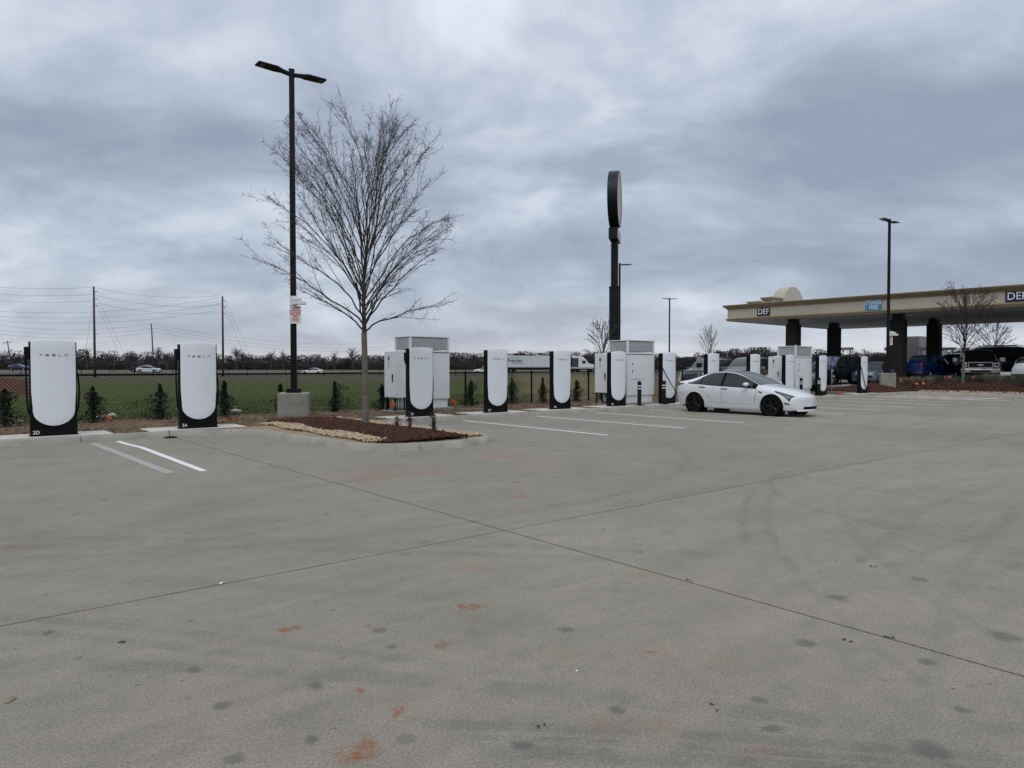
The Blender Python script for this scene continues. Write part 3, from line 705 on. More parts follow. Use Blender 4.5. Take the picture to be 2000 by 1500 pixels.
def bare_tree(H, fork, rt, seed, nprim=30, nsec=9, ntwig=9, wid=.315, zmid=.60, twr=.0042, low=.30, steep=.5, lop=0.0):
    """vase shaped young tree: limbs leave the trunk low and sweep up and out to a full crown outline"""
    rr = random.Random(seed); V = []; Fc = []; TV = []; TF = []
    tp = [np.array((0, 0, -.05)), np.array((.005, 0, .05)), np.array((rr.gauss(0, .012), rr.gauss(0, .012), fork * .5)), np.array((rr.gauss(0, .02), rr.gauss(0, .02), fork))]
    rs = [rt * 1.35, rt * 1.12, rt * .95, rt * .82]
    for p, r in zip(tp, rs):
        for j in range(12): TV.append(p + np.array((math.cos(j * math.pi / 6) * r * (1 + .05 * math.sin(j * 2.3)), math.sin(j * math.pi / 6) * r, 0)))
    for i in range(len(tp) - 1):
        for j in range(12): TF.append((i * 12 + j, i * 12 + (j + 1) % 12, (i + 1) * 12 + (j + 1) % 12, (i + 1) * 12 + j))
    lead = np.array(curve_path(tp[-1].copy(), np.array((0, 0, 1.)), H * .62 - fork, 14, rr, .05, (.02, .02)))
    tubes(V, Fc, list(lead), rt * .72, rt * .13, 7)
    def at_path(P, f):
        i = min(len(P) - 2, int(f * (len(P) - 1))); fr = f * (len(P) - 1) - i; d = P[i + 1] - P[i]
        return P[i] * (1 - fr) + P[i + 1] * fr, d / (np.linalg.norm(d) + 1e-9)
    def bez(a, c, b, n, wig):
        out = []; off = np.zeros(3)
        for i in range(n + 1):
            t = i / n; off = off * .8 + np.array((rr.gauss(0, wig), rr.gauss(0, wig), rr.gauss(0, wig * .6))) * (0 if i == 0 else 1)
            out.append(a * (1 - t) ** 2 + c * 2 * t * (1 - t) + b * t * t + off)
        return out
    def spurs(P, f0, n, ln):
        for _ in range(max(1, int(n))):
            p, d = at_path(P, f0 + (1 - f0) * rr.random() ** .75)
            side = np.array((rr.gauss(0, 1), rr.gauss(0, 1), rr.gauss(0, .7))); side -= d * side.dot(d); side /= np.linalg.norm(side) + 1e-9
            pts = curve_path(p, d * rr.uniform(.3, .8) + side * rr.uniform(.5, .9), ln * rr.uniform(.3, 1.2), 3, rr, .2, (.05, .0)); tubes(V, Fc, pts, twr, twr * .55, 3)
            for q in pts[1:]:
                if rr.random() < .4: tubes(V, Fc, curve_path(q, d + np.array((rr.gauss(0, .8), rr.gauss(0, .8), rr.gauss(0, .6))), ln * rr.uniform(.15, .4), 2, rr, .2, (0, 0)), twr * .8, twr * .5, 3)
    for i in range(nprim):
        f = (i + rr.random() * .6) / nprim
        a, _ = at_path(lead, (f ** 1.15) * .96)
        az_ = i * 2.39996 + rr.uniform(-.45, .45)
        zt = H * (low + (1.0 - low) * (f ** .62) * rr.uniform(.88, 1.06)) ; zt = min(zt, H * rr.uniform(.93, 1.0))
        up = (1 - zmid) if zt > H * zmid else (zmid - low * .62)
        rad = H * wid * math.sqrt(max(.02, 1 - ((zt / H - zmid) / up) ** 2)) * rr.uniform(.72, 1.12)
        if zt / H > .8: rad = max(rad, H * .05 * rr.uniform(.2, 1.6))
        b = np.array((math.cos(az_) * rad, math.sin(az_) * rad, zt)); b[2] = max(b[2], a[2] + H * .035)
        b[:2] *= 1 + lop * math.cos(az_ - 2.8)
        hor = b - a; c = a + np.array((hor[0] * .42, hor[1] * .42, hor[2] * (steep + .22)))
        P = bez(a, c, b, 12, .034 * H / 8); Lp = np.linalg.norm(b - a); r0 = rt * (.31 - .15 * f) * min(1, Lp / (H * .3) + .3)
        tubes(V, Fc, P, r0, twr * 1.1, 5)
        for j in range(nsec):
            g = .18 + .72 * (j + rr.random()) / nsec; q, d = at_path(P, g)
            side = np.array((rr.gauss(0, 1), rr.gauss(0, 1), rr.gauss(0, .35))); side -= d * side.dot(d); side /= np.linalg.norm(side) + 1e-9
            Ls = Lp * (1 - g * .7) * rr.uniform(.28, .75); e_ = q + (d * rr.uniform(.8, 1.0) + side * rr.uniform(.2, .5) + np.array((0, 0, .06))) * Ls
            c2 = q + (d * .6 + side * .12) * Ls * .5; S2 = bez(q, c2, e_, 6, .012 * H / 8); tubes(V, Fc, S2, max(twr * 1.3, r0 * (1 - g) * .55), twr, 4)
            spurs(S2, .42, ntwig * Ls * 8 / H, .20 * H / 8)
        spurs(P, .55, ntwig * Lp * 8 / H * .8, .22 * H / 8)
    return bulk('trunk', TV, TF, M_BARK, True), bulk('crown', V, Fc, M_TWIG)
def plant_tree(loc, label, meshes, rz=0, sc=1, group='young bare trees in the planting beds', name='bare_tree'):
    t = thing(name, label, 'tree', loc, rz, group); t.scale = (sc, sc, sc)
    place('trunk', meshes[0], t); place('crown', meshes[1], t); return t
ISL_T = st(-6.2, 1.85, .15)
TREE_A = bare_tree(7.75, 2.25, .080, 21, nprim=44, nsec=10, ntwig=11, low=.37, wid=.32, zmid=.55, twr=.0032, lop=.05)
plant_tree(ISL_T, 'tall bare tree standing in the mulched island, largest tree in view', TREE_A, R(20))
TREE_B = bare_tree(6.0, 1.75, .08, 33, nprim=30, nsec=8, ntwig=8, twr=.006, low=.42)
plant_tree(at(1881, 42.3, .60), 'bare tree in the end bed in front of the canopy', TREE_B, R(70), 1.0)
TREE_C = bare_tree(5.2, 1.2, .08, 45, nprim=30, nsec=7, ntwig=6, twr=.008, wid=.42)
plant_tree(at(1936, 62, az(62)), 'broad bare tree rising behind the black pickup', TREE_C, R(10), .95)
TREE_D = bare_tree(5.0, 1.3, .07, 57, nprim=26, nsec=7, ntwig=6, twr=.007, wid=.30)
plant_tree(at(1178, 50, .1), 'bare tree beside the foot of the round pylon sign', TREE_D, R(0), 1.0)
TREE_E = bare_tree(4.6, 1.2, .05, 64, nprim=14, nsec=5, ntwig=5, twr=.007, wid=.2, low=.6)
plant_tree(at(1383, 56, az(56)), 'small slender bare tree above the parked dark grey sports utility', TREE_E, 0, .92)
# emergent trees of the far woods: far enough to need only trunk and crown
def far_tree(px, top, Y, seed, label, wd=.36, mat=None):
    h = zpx(top, Y); rr = random.Random(seed); V = []; Fc = []; t = thing('woodland_tree', label, 'tree', at(px, Y, 0), 0, 'taller trees standing out of the far woods')
    mbt = MB().tube([(0, 0, 0), (.1, 0, h * .5), (0, 0, h * .8)], [.22, .16, .06], 6); mbt.build('trunk', M_WOODS2, t)
    V = []; Fc = []
    for i in range(34):
        az = rr.uniform(0, 6.28); el = rr.uniform(.5, 1.35); p = np.array((0, 0, h * rr.uniform(.4, .72))); L_ = h * wd * rr.uniform(.5, 1)
        d = np.array((math.cos(az) * math.cos(el), math.sin(az) * math.cos(el), math.sin(el))); pr = curve_path(p, d, L_, 4, rr, .12, (.03, -.02)); tubes(V, Fc, pr, .07, .03, 3)
        for j in range(7):
            q = pr[rr.randint(1, 4)]; dd = d + np.array((rr.gauss(0, .5), rr.gauss(0, .5), rr.gauss(0, .4))); tubes(V, Fc, curve_path(q, dd, L_ * rr.uniform(.25, .5), 2, rr, .15, (0, 0)), .045, .02, 3)
    place('crown', bulk('crown', V, Fc, M_WOODS2), t)
for a in ((170, 679, 300, 1, 'lone round headed tree on the skyline left of the tall near utility pole'), (258, 688, 305, 2, 'twiggy skyline tree between the tall near pole and the leaning wooden pole'),
          (311, 676, 300, 3, 'upright skyline tree just right of the wooden pole that stands behind the highway'), (326, 686, 300, 4, 'low rounded skyline tree right of the upright one'),
          (462, 678, 300, 5, 'round skyline tree right of the second tall utility pole'), (474, 684, 306, 6, 'small skyline tree close to the round one right of the second pole'),
          (530, 685, 300, 7, 'skyline tree left of the big lamp post'), (554, 686, 300, 8, 'spreading skyline tree touching the left edge of the big lamp post'),
          (653, 687, 300, 9, 'rounded skyline tree between the lamp post and the island tree'), (688, 680, 300, 10, 'tall narrow skyline tree just left of the island tree trunk'),
          (1020, 684, 300, 11, 'pale spreading tree on the skyline above the white trailer'), (926, 688, 300, 12, 'pale bare skyline tree left of the post marked 3C'),
          (1692, 682, 262, 13, 'rounded bare tree on the skyline above the blue grey sedan'), (1672, 686, 262, 14, 'smaller bare skyline tree left of the one above the blue grey sedan')):
    far_tree(*a)

# ------------------------------------------------------------------ utility poles and cables on the far side of the field
def upole(px, top, Y, label, arms, lean=0.0, r=.17):
    h = zpx(top, Y) - .1; t = thing('utility_pole', label, 'utility pole', at(px, Y, .1), 0, 'utility poles along the highway'); t.rotation_euler.y = lean
    MB().tube([(0, 0, -.3), (0, 0, h * .5), (0, 0, h)], [r, r * .85, r * .66], 10).build('pole_shaft', M_WOODPOLE, t, smooth=True)
    for z, kind in arms:
        if kind == 'arm':
            MB().box((0, 0, z), (2.4, .12, .12)).build('crossarm', M_WOODPOLE, t)
        for sx in ((1,) if kind != 'arm' else (-1, 0, 1)):
            m = MB(); a = sx * (1.1 if kind == 'arm' else .0)
            if kind == 'arm': m.lathe([(.0, .06), (.05, .07), (.03, .12), (.06, .14), (.03, .2), (0, .2)], 8, c=(a, 0, z))
            else: m.tube([(sx * .12, 0, z), (sx * .48, 0, z - .04)], .045, 6)
            m.build('insulator', M_SATIN, t)
    return t
P1 = upole(185.5, 560, 96, 'tall wooden utility pole between the two nearest charging posts', [(11.6, 'd'), (10.6, 'd'), (9.7, 'd'), (5.9, 'd')])
P2 = upole(436, 579, 105, 'tall wooden utility pole just right of the post marked 3A', [(11.2, 'd'), (10.2, 'd'), (9.3, 'd')])
P3 = upole(301, 632, 166, 'thin wooden utility pole standing behind the highway', [(10.4, 'd'), (9.4, 'd'), (8.4, 'd')], R(-2.5))
P4 = upole(25, 665, 190, 'short leaning utility pole with a crossarm at the far left', [(8.0, 'arm')], R(-9))
P5 = upole(223, 703, 175, 'stubby grey pole at the wood edge right of the tall near pole', [], 0, .12)
def cable(label, a, b, sag, r=.012, grp='power cables strung between the utility poles'):
    a, b = Vector(a), Vector(b); pts = []
    for i in range(25):
        f = i / 24; p = a.lerp(b, f); p.z -= sag * 4 * f * (1 - f); pts.append(p)
    o = MB().tube(pts, r, 4).build('power_cable', M_WIRE); return tag(o, label, 'cable', grp)
def PA(px, py, Y): return at(px, Y, zpx(py, Y))
for i, (yl, y0, nm) in enumerate(((557, 561.5, 'topmost'), (570, 575.5, 'second'), (583, 588.5, 'third'))):
    cable(nm + ' cable running left out of view from the tall near utility pole', PA(-60, yl - 1, 92), PA(183, y0, 96), .35)
for i, (y0, y1, nm) in enumerate(((562, 581, 'topmost'), (577, 593, 'second'), (591, 605.5, 'third'))):
    cable(nm + ' cable sagging from the tall near pole towards the second tall pole', PA(188, y0, 96), PA(434, [581, 600, 614][i] - 4, 105), .75)
for i, (yl, y1, nm) in enumerate(((600, 581, 'upper'), (609, 593, 'middle'), (617, 605, 'lower'))):
    cable(nm + ' long cable from the second tall pole passing behind the near pole to the left', PA(-120, yl - 3, 100), PA(434, y1, 105), 1.6)
for i, (yl, y1, nm) in enumerate(((622, 632.5, 'upper'), (631, 641, 'middle'), (639, 648, 'lower'))):
    cable(nm + ' thin cable from the pole behind the highway running left', PA(-80, yl, 160), PA(300, y1, 166), 2.0, .016)
for i, (y0, y1, nm) in enumerate(((634, 668, 'upper'), (641, 676, 'middle'), (648, 682, 'lower'))):
    cable(nm + ' thin cable from the pole behind the highway running right behind the lamp post', PA(302, y0, 166), PA(760, y1, 230), 2.2, .016)
for nm, yy, y2 in (('upper', 684, 678), ('lower', 690, 681)):
    cable(nm + ' hairline cable along the skyline right of the first power cabinet', PA(820, yy - 2, 230), PA(1560, y2, 250), 1.0, .022)
for (x0, y0, x1, y1, lab) in ((187, 575, 160, 722, 'guy wire dropping left from the tall near pole'), (188, 572, 262, 715, 'upper guy wire dropping right from the tall near pole'), (188, 588, 250, 705, 'lower guy wire dropping right from the tall near pole'),
                              (438, 582, 505, 722, 'upper guy wire dropping right from the second tall pole'), (438, 595, 492, 722, 'lower guy wire dropping right from the second tall pole')):
    cable(lab, PA(x0, y0, 100), PA(x1, 730, 112), 0, .012, 'guy wires of the utility poles')

# ------------------------------------------------------------------ fences
def chain_fence(label, s0, s1, t0, H, posts, step, wr, group=None):
    f = thing('chain_link_fence', label, 'fence', (0, OY, 0), ANG, group); y = -t0; zb = .12
    for p in posts: MB().tube([(p, y, zb - .1), (p, y, zb + H + .03)], .036, 8).lathe([(.045, zb + H), (.045, zb + H + .03), (.02, zb + H + .07), (0, zb + H + .075)], 8, c=(p, y, 0)).build('post', M_FENCE, f, smooth=True, ang=40)
    MB().tube([(s0, y, zb + H), (s1, y, zb + H)], .028, 6).build('top_rail', M_FENCE, f)
    MB().tube([(s0, y, zb + .06), (s1, y, zb + .06)], .006, 4).build('tension_wire', M_FENCE, f)
    V = []; Fc = []; hgt = H - .02
    def wire(xa, za, xb, zb_, dy):
        o = len(V)
        d = math.hypot(xb - xa, zb_ - za); nx, nz = -(zb_ - za) / d * wr, (xb - xa) / d * wr
        for (xx, zz) in ((xa, za), (xb, zb_)): V.extend([(xx + nx, y + dy, zz + nz), (xx - nx, y + dy, zz - nz), (xx, y + dy + wr * 1.5, zz)])
        Fc.extend([(o, o + 1, o + 4, o + 3), (o + 1, o + 2, o + 5, o + 4), (o + 2, o, o + 3, o + 5)])
    xx = s0 - hgt
    while xx < s1:
        for sg in (1, -1):
            xa, za, xb, zb2 = (xx, zb + .05, xx + hgt, zb + .05 + hgt) if sg == 1 else (xx, zb + .05 + hgt, xx + hgt, zb + .05)
            if xa < s0: k_ = (s0 - xa); xa = s0; za += k_ * sg
            if xb > s1: k_ = (xb - s1); xb = s1; zb2 -= k_ * sg
            if xb > xa + .02: wire(xa, za, xb, zb2, .03 * (sg > 0) * .3 + .028)
        xx += step
    o = place('chain_link_mesh', bulk('chain_link_mesh', V, Fc, M_FENCE), f); o['kind'] = 'stuff'
    # wire ends knuckled above the rail
    m = MB()
    k_ = int((s1 - s0) / (step * 1.0))
    for i in range(k_):
        x = s0 + i * step; m.add([(x - .006, y + .03, zb + H), (x + .006, y + .03, zb + H), (x, y + .03, zb + H + .045)], [(0, 1, 2)])
    q = m.build('knuckled_selvage', M_FENCE, f); q['kind'] = 'stuff'
    return f
posts_near = [1.1 + 3.28 * j for j in range(-10, 10)]
chain_fence('black chain link fence behind the row of charging posts', posts_near[0], posts_near[-1], -4.05, 1.24, posts_near, .088, .0040)
# far fence along the highway, too far for its mesh to be told from haze: rails, posts and thin pickets
ff = thing('highway_fence', 'low black fence along the far side of the field', 'fence', (0, 0, 0))
for i in range(-38, 36):
    X = i * 3.05; Y = 115 + max(0, (-62 - X)) * -.8
    MB().tube([(X, Y, -.05), (X, Y, 1.44)], .05, 6).build('post', M_FENCE, ff)
mm = MB()
for i in range(-38, 35):
    X0, X1 = i * 3.05, (i + 1) * 3.05; Y0, Y1 = 115 + max(0, (-62 - X0)) * -.8, 115 + max(0, (-62 - X1)) * -.8
    mm.tube([(X0, Y0, 1.40), (X1, Y1, 1.40)], .032, 5)
    for k_ in range(1, 16):
        f_ = k_ / 16; x_, y_ = X0 + (X1 - X0) * f_, Y0 + (Y1 - Y0) * f_
        mm.tube([(x_, y_, .0), (x_, y_, 1.38)], .012, 3, cap=False)
q = mm.build('rails_and_wires', M_FENCE, ff); q['kind'] = 'stuff'

# ------------------------------------------------------------------ charging posts
PW, PD, PH = .835, .21, 2.0
def panel_mesh():
    rows = []; hw = PW / 2 - .006; zb, zr_ = .205, .60
    zs = list(zb + (zr_ - zb) * (1 - np.cos(np.linspace(0, math.pi / 2, 13)))) + list(np.linspace(zr_, PH - .02, 10)[1:]) + [PH - .006, PH]
    for z in zs:
        f = max(0, (zr_ - z) / (zr_ - zb)); h = hw * math.sqrt(max(0, 1 - f * f)) if f > 0 else hw
        h = max(h, .012); row = []
        for k_ in range(-12, 13):
            u = math.sin(k_ / 12 * math.pi / 2); x = u * h
            ed = min(h - abs(x), (z - zb) * .9 if f > 0 else 9, (PH - z) + .004)
            e2 = min(1, max(0, ed / .035)); roll = .016 * (1 - math.sqrt(max(0, 1 - (1 - e2) ** 2)))
            y = -.040 * (1 - (x / hw) ** 2) + roll
            # shallow scooped border round the lower end
            dx = math.hypot(x, max(0, zr_ - z) * hw / (zr_ - zb)) / hw if z < zr_ else abs(x) / hw
            y += .007 * float(sstep(.80, .86, dx)) * float(sstep(.95, .6, z))
            row.append((x, y, z - .040 * (x / hw) ** 2 * float(sstep(1.2, PH, z))))
        rows.append(row)
    mb = MB().grid(np.array(rows)[:, ::1])
    # wrap the outline back to the body
    n = len(zs); A = [(rows[i][0][0], .05, rows[i][0][2]) for i in range(n)]; B = [(rows[i][-1][0], .05, rows[i][-1][2]) for i in range(n)]
    o = len(mb.v); mb.v += A; mb.v += B
    for i in range(n - 1):
        mb.f += [(i * 25, (i + 1) * 25, o + i + 1, o + i), (i * 25 + 24, o + n + i, o + n + i + 1, (i + 1) * 25 + 24)]; mb.m += [0, 0]
    return mb
ME_PANEL = panel_mesh().mesh('front_panel', M_PANEL)
def body_mesh():
    mb = MB(); hw = PW / 2
    mb.prism([(-hw, .012), (-hw + .012, .0), (hw - .012, .0), (hw, .012), (hw, PD - .03), (hw - .03, PD), (-hw + .03, PD), (-hw, PD - .03)], 0, PH - .045)
    return mb
ME_BODY = body_mesh().mesh('body', M_BLACK)
def groove():
    pts = [(math.cos(a) * .33, -.004, .475 - math.sin(a) * .33) for a in np.linspace(R(8), R(172), 25)]
    return MB().tube(pts, .004, 4)
ME_GROOVE = groove().mesh('trim_arc', M_SATIN)
ME_BASE = MB().bb(-PW / 2 - .015, PW / 2 + .015, .0, PD + .02, -.005, .02).mesh('base_plate', M_SATIN)
ME_HOLST = MB().box((0, 0, 0), (.085, .13, .25)).box((-.02, -.01, -.16), (.05, .06, .1)).mesh('connector_holster', M_BLACK)
# the wordmark: each letter built from thin strokes that follow the curve of the panel
def letters():
    h = .042; st_ = .0095; lw = .058; out = []
    T = [(-lw / 2, lw / 2, h - st_, h), (-st_ / 2, st_ / 2, 0, h - st_ * 1.9)]
    E_ = [(-lw / 2, lw / 2, z, z + st_) for z in (0, (h - st_) / 2, h - st_)]
    S = E_ + [(-lw / 2, -lw / 2 + st_, (h - st_) / 2 + st_, h - st_), (lw / 2 - st_, lw / 2, st_, (h - st_) / 2)]
    L_ = [(-lw / 2, lw / 2, 0, st_), (-lw / 2, -lw / 2 + st_, st_, h)]
    A = [(-lw / 2, lw / 2, h - st_, h), (-lw / 2, -lw / 2 + st_, 0, h - st_ * 1.9), (lw / 2 - st_, lw / 2, 0, h - st_ * 1.9)]
    hw = PW / 2 - .006
    for x, bars in zip((-.225, -.112, 0, .112, .225), (T, E_, S, L_, A)):
        mb = MB()
        for (x0, x1, z0, z1) in bars: mb.bb(x + x0, x + x1, -.0015, .001, z0, z1)
        mb.v = [(v[0], v[1] - .040 * (1 - (v[0] / hw) ** 2) - .0015, v[2] + 1.655) for v in mb.v]
        out.append(mb.mesh('letter', M_INK))
    return out
ME_LETTERS = letters()
def cab_path(pts, n=6, r=.017):
    P = [Vector(p) for p in pts]; out = []
    for i in range(len(P) - 1):
        p0, p1, p2, p3 = P[max(i - 1, 0)], P[i], P[i + 1], P[min(i + 2, len(P) - 1)]
        for k_ in range(n):
            t = k_ / n; out.append(.5 * ((2 * p1) + (-p0 + p2) * t + (2 * p0 - 5 * p1 + 4 * p2 - p3) * t * t + (-p0 + 3 * p1 - 3 * p2 + p3) * t ** 3))
    out.append(P[-1]); return MB().tube(out, r, 7)
hw = PW / 2
ME_CABL = cab_path([(-hw - .05, .08, 1.62), (-hw - .055, .09, 1.3), (-hw - .05, .09, .95), (-hw - .03, .10, .6), (-hw + .01, .12, .42)]).mesh('charging_cable', M_RUBBER)
ME_CABR = cab_path([(hw - .01, .12, 1.38), (hw + .025, .11, 1.28), (hw + .05, .10, 1.0), (hw + .045, .10, .72), (hw + .02, .11, .52), (hw - .01, .12, .44)]).mesh('charging_cable', M_RUBBER)
ME_CABX = cab_path([(-hw - .03, -.02, 1.45), (-hw + .03, -.075, 1.12), (-.18, -.08, .70), (.08, -.08, .28), (.30, -.10, .03), (.37, -.12, .02), (.40, -.09, .10), (.36, -.04, .35)], r=.02).mesh('charging_cable', M_RUBBER)
chargers = {}
def charger(s, t, label, num=None, cabs='LR', holster=True):
    c = thing('charging_post', label, 'charging post', st(s, t, .142), ANG, 'electric charging posts along the kerb')
    b = place('body', ME_BODY, c, bevel=.006); p = place('front_panel', ME_PANEL, c, smooth=True, ang=50)
    for me in ME_LETTERS: place('letter', me, p)
    place('trim_arc', ME_GROOVE, b); place('base_plate', ME_BASE, c)
    if num: text_on('stall_number', num, .10, M_WHITEINK, b, (-.32, -.003, .075), (R(90), 0, 0), bold=.001, extrude=.001)
    if holster: place('connector_holster', ME_HOLST, c, loc=(-hw - .042, .08, 1.72), bevel=.01)
    if 'L' in cabs: place('charging_cable', ME_CABL, c, smooth=True)
    if 'R' in cabs: place('charging_cable', ME_CABR, c, smooth=True)
    if 'X' in cabs: place('charging_cable', ME_CABX, c, smooth=True)
    return c
charger(sx(105), 0, 'white charging post marked 2D, nearest and leftmost in the row', '2D')
charger(sx(388), 0, 'white charging post marked 3A, between the 2D post and the island tree', '3A')
charger(sx(823), 0, 'white charging post marked 3B in front of the first power cabinet', '3B', 'R', True)
charger(sx(972), 0, 'white charging post marked 3C between power cabinet and trailer lettering', '3C', '', False)
charger(sx(1098), 0, 'white charging post marked 4A in front of the truck cab', '4A', '', False)
charger(sx(1208), 0, 'white charging post marked 4B at the left side of the second power cabinet', '4B', '', False)
c4c = charger(sx(1307), 0, 'white charging post marked 4C whose cable crosses its front to the white sedan', '4C', '', False)
charger(sx(1393.5), 0, 'white charging post rising behind the rear roof of the white sedan', None, '', False)
charger(sx(1475), 0, 'white charging post rising behind the windscreen of the white sedan', None, '', False)
charger(sx(1543), 0, 'white charging post at the left side of the third power cabinet', None, '', False)
charger(sx(1607.5), 0, 'white charging post just right of the third power cabinet beside the blue sign', None, '', False)
charger(sx(1688), 0, 'white charging post at the far end of the row, cable looped to the ground', None, 'X', False)
for s in POSTS:
    o = struct(MB().bb(s - 1.1, s + 1.05, -.22, .76, .02, .140).build('concrete_pad', M_PAD, bevel=.008)); o.location = (0, OY, 0); o.rotation_euler.z = ANG

# ------------------------------------------------------------------ power cabinets, side cabinets, bollards
def power_cabinet(s, t, label, vent=None):
    vent = vent or M_MESHGREY
    """front right corner of the base at s,t ; local x = s, local y = -t"""
    W_, D_, H_ = 1.56, .98, 2.42
    c = thing('power_cabinet', label, 'power cabinet', st(s, t, .134), ANG, 'white power cabinets of the charging site')
    x0, x1, y0, y1 = -W_, 0, 0, D_
    MB().bb(x0 - .12, x1 + .12, y0 - .1, y1 + .12, -.1, .07).build('concrete_plinth', M_BASE, c, bevel=.01)
    MB().bb(x0 + .05, x1 - .05, y0 + .05, y1 - .05, .07, .36).build('base', M_CAB, c, bevel=.004)
    b = MB().bb(x0, x1, y0, y1, .36, 1.90).build('body', M_CAB, c, bevel=.008)
    MB().bb(x0 - .015, x1 + .015, y0 - .015, y1 + .015, 1.925, 1.985).build('drip_ledge', M_CAB, c, bevel=.006)
    MB().bb(x0 + .03, x1 - .03, y0 + .03, y1 - .03, 1.90, 1.925).build('shadow_gap', M_SATIN, c)
    zt = H_
    # vent section: posts, caps and woven panels
    posts = MB(); pw = .075
    for px in (x0 + pw / 2, x1 - pw / 2):
        for py in (y0 + pw / 2, y1 - pw / 2): posts.box((px, py, (1.985 + zt) / 2), (pw, pw, zt - 1.985))
    posts.build('corner_posts', M_CAB, c, bevel=.004)
    MB().bb(x0 - .01, x1 + .01, y0 - .01, y1 + .01, zt, zt + .035).build('top_cap', M_CAB, c, bevel=.005)
    for (ax, bx, yy, rot) in ((x0 + .09, x1 - .09, y0 + .03, 0), (x0 + .09, x1 - .09, y1 - .03, 0)):
        m = MB().bb(ax, bx, yy - .008, yy + .008, 2.01, zt - .015)
        g_ = m.build('vent_panel', vent, c)
        lv = MB(); k_ = 0; z = 2.03
        while z < zt - .03: lv.box(((ax + bx) / 2, yy - .013, z), (bx - ax, .008, .010)); z += .026
        lv.build('louvre_wires', M_CAB, g_)['kind'] = 'stuff'
    for (ay, by, xx) in ((y0 + .09, y1 - .09, x0 + .03), (y0 + .09, y1 - .09, x1 - .03)):
        g_ = MB().bb(xx - .008, xx + .008, ay, by, 2.01, zt - .015).build('vent_panel', vent, c)
        lv = MB(); z = 2.03
        while z < zt - .03: lv.box((xx - .013, (ay + by) / 2, z), (.008, by - ay, .010)); z += .026
        lv.build('louvre_wires', M_CAB, g_)['kind'] = 'stuff'
    # service hatch on the side facing the car park and a tall door on the other
    h = MB().bb(x0 + .14, x0 + .74, -.022, .002, .98, 1.62).build('service_hatch', M_CAB, c, bevel=.006)
    MB().box((x0 + .24, -.03, 1.56), (.06, .014, .05)).box((x0 + .24, -.03, 1.29), (.035, .016, .05)).box((x0 + .24, -.03, 1.235), (.04, .016, .035)).build('hatch_latches', M_INK, h)
    dr = MB().bb(x0 - .02, x0 + .002, .10, .88, .44, 1.84).build('side_door', M_CAB, c, bevel=.006)
    MB().box((x0 - .03, .22, 1.32), (.02, .035, .17)).box((x0 - .03, .22, 1.64), (.015, .03, .03)).build('door_handle', M_BLACK, dr, bevel=.004)
    lug = MB()
    for px in (x0 + .04, x1 - .04): lug.box((px, y0 + .04, zt + .06), (.03, .05, .05))
    lug.box(((x0 + x1) / 2, y1 - .1, zt + .05), (.06, .05, .03)); lug.build('lifting_lugs', M_CAB, c)
    # printed warning labels
    lb = MB().bb(x0 + .50, x0 + .60, -.0035, .0, .52, .60).build('label_plate', M_PAD, c)
    return c
def side_cabinet(s, t, label):
    """front right corner at s,t"""
    c = thing('switchgear_cabinet', label, 'switch cabinet', st(s, t, .134), ANG, 'switch cabinets beside the power cabinets')
    W_, D_ = .42, .64; z0, z1 = .45, 1.94
    b = MB().bb(-W_, 0, 0, D_, z0, z1).build('body', M_CAB, c, bevel=.006)
    d = MB().bb(-W_ - .018, -W_ + .002, .015, D_ - .015, z0 + .02, z1 - .015).build('door', M_CAB, c, bevel=.004)
    MB().box((-W_ - .03, .10, 1.12), (.026, .045, .18)).box((-W_ - .03, .10, .98), (.03, .03, .07)).build('door_handle', M_BLACK, d, bevel=.005)
    w_ = MB()
    for zz, hh, ww in ((1.80, .03, .03), (1.71, .10, .10),): w_.box((-W_ - .0195, .35, zz), (.003, ww, hh))
    w_.build('warning_label', M_INK, d)
    tx = MB()
    for i, zz in enumerate((1.62, 1.595, 1.57, 1.545, 1.50, 1.48, 1.455, 1.43, 1.39)): tx.box((-W_ - .0195, .35 + (.012 if i % 2 else -.01), zz), (.002, .09 - .02 * (i % 3), .008))
    tx.build('small_print', M_INK, d)
    lg = MB()
    for (x, y) in ((-W_ + .04, .05), (-.04, .05), (-W_ + .04, D_ - .05), (-.04, D_ - .05)): lg.bb(x - .02, x + .02, y - .02, y + .02, -.02, z0)
    lg.build('legs', M_SATIN, c)
    for i in range(5): MB().tube([(-W_ + .08 + i * .065, .25 + .06 * (i % 2), -.02), (-W_ + .08 + i * .065, .25 + .06 * (i % 2), z0)], .026, 8).build('conduit', M_MESHGREY if i % 2 else M_STEEL, c, smooth=True)
    MB().bb(-W_ - .1, .1, -.08, D_ + .1, -.08, .03).build('concrete_footing', M_BASE, c, bevel=.008)
    MB().lathe([(0, z1 + .04), (.03, z1 + .035), (.04, z1)], 10, c=(-W_ / 2, .3, 0)).box((-.1, .45, z1 + .012), (.16, .1, .024)).build('roof_vent', M_CAB, c)
    return c
power_cabinet(-.69, -2.5, 'large white power cabinet behind the post marked 3B, coloured reflections painted into its vents', M_VENTREFL)
power_cabinet(7.46, -.30, 'large white power cabinet with service hatch between the posts marked 4B and 4C')
power_cabinet(19.72, -.30, 'large white power cabinet farthest along the row above the bonnet of the white sedan')
side_cabinet(-2.52, -2.3, 'white switch cabinet raised on legs left of the first power cabinet')
side_cabinet(5.72, -.78, 'white switch cabinet half hidden at the left edge of the post marked 4B')
side_cabinet(17.95, -.75, 'white switch cabinet with printed door beside the third power cabinet')
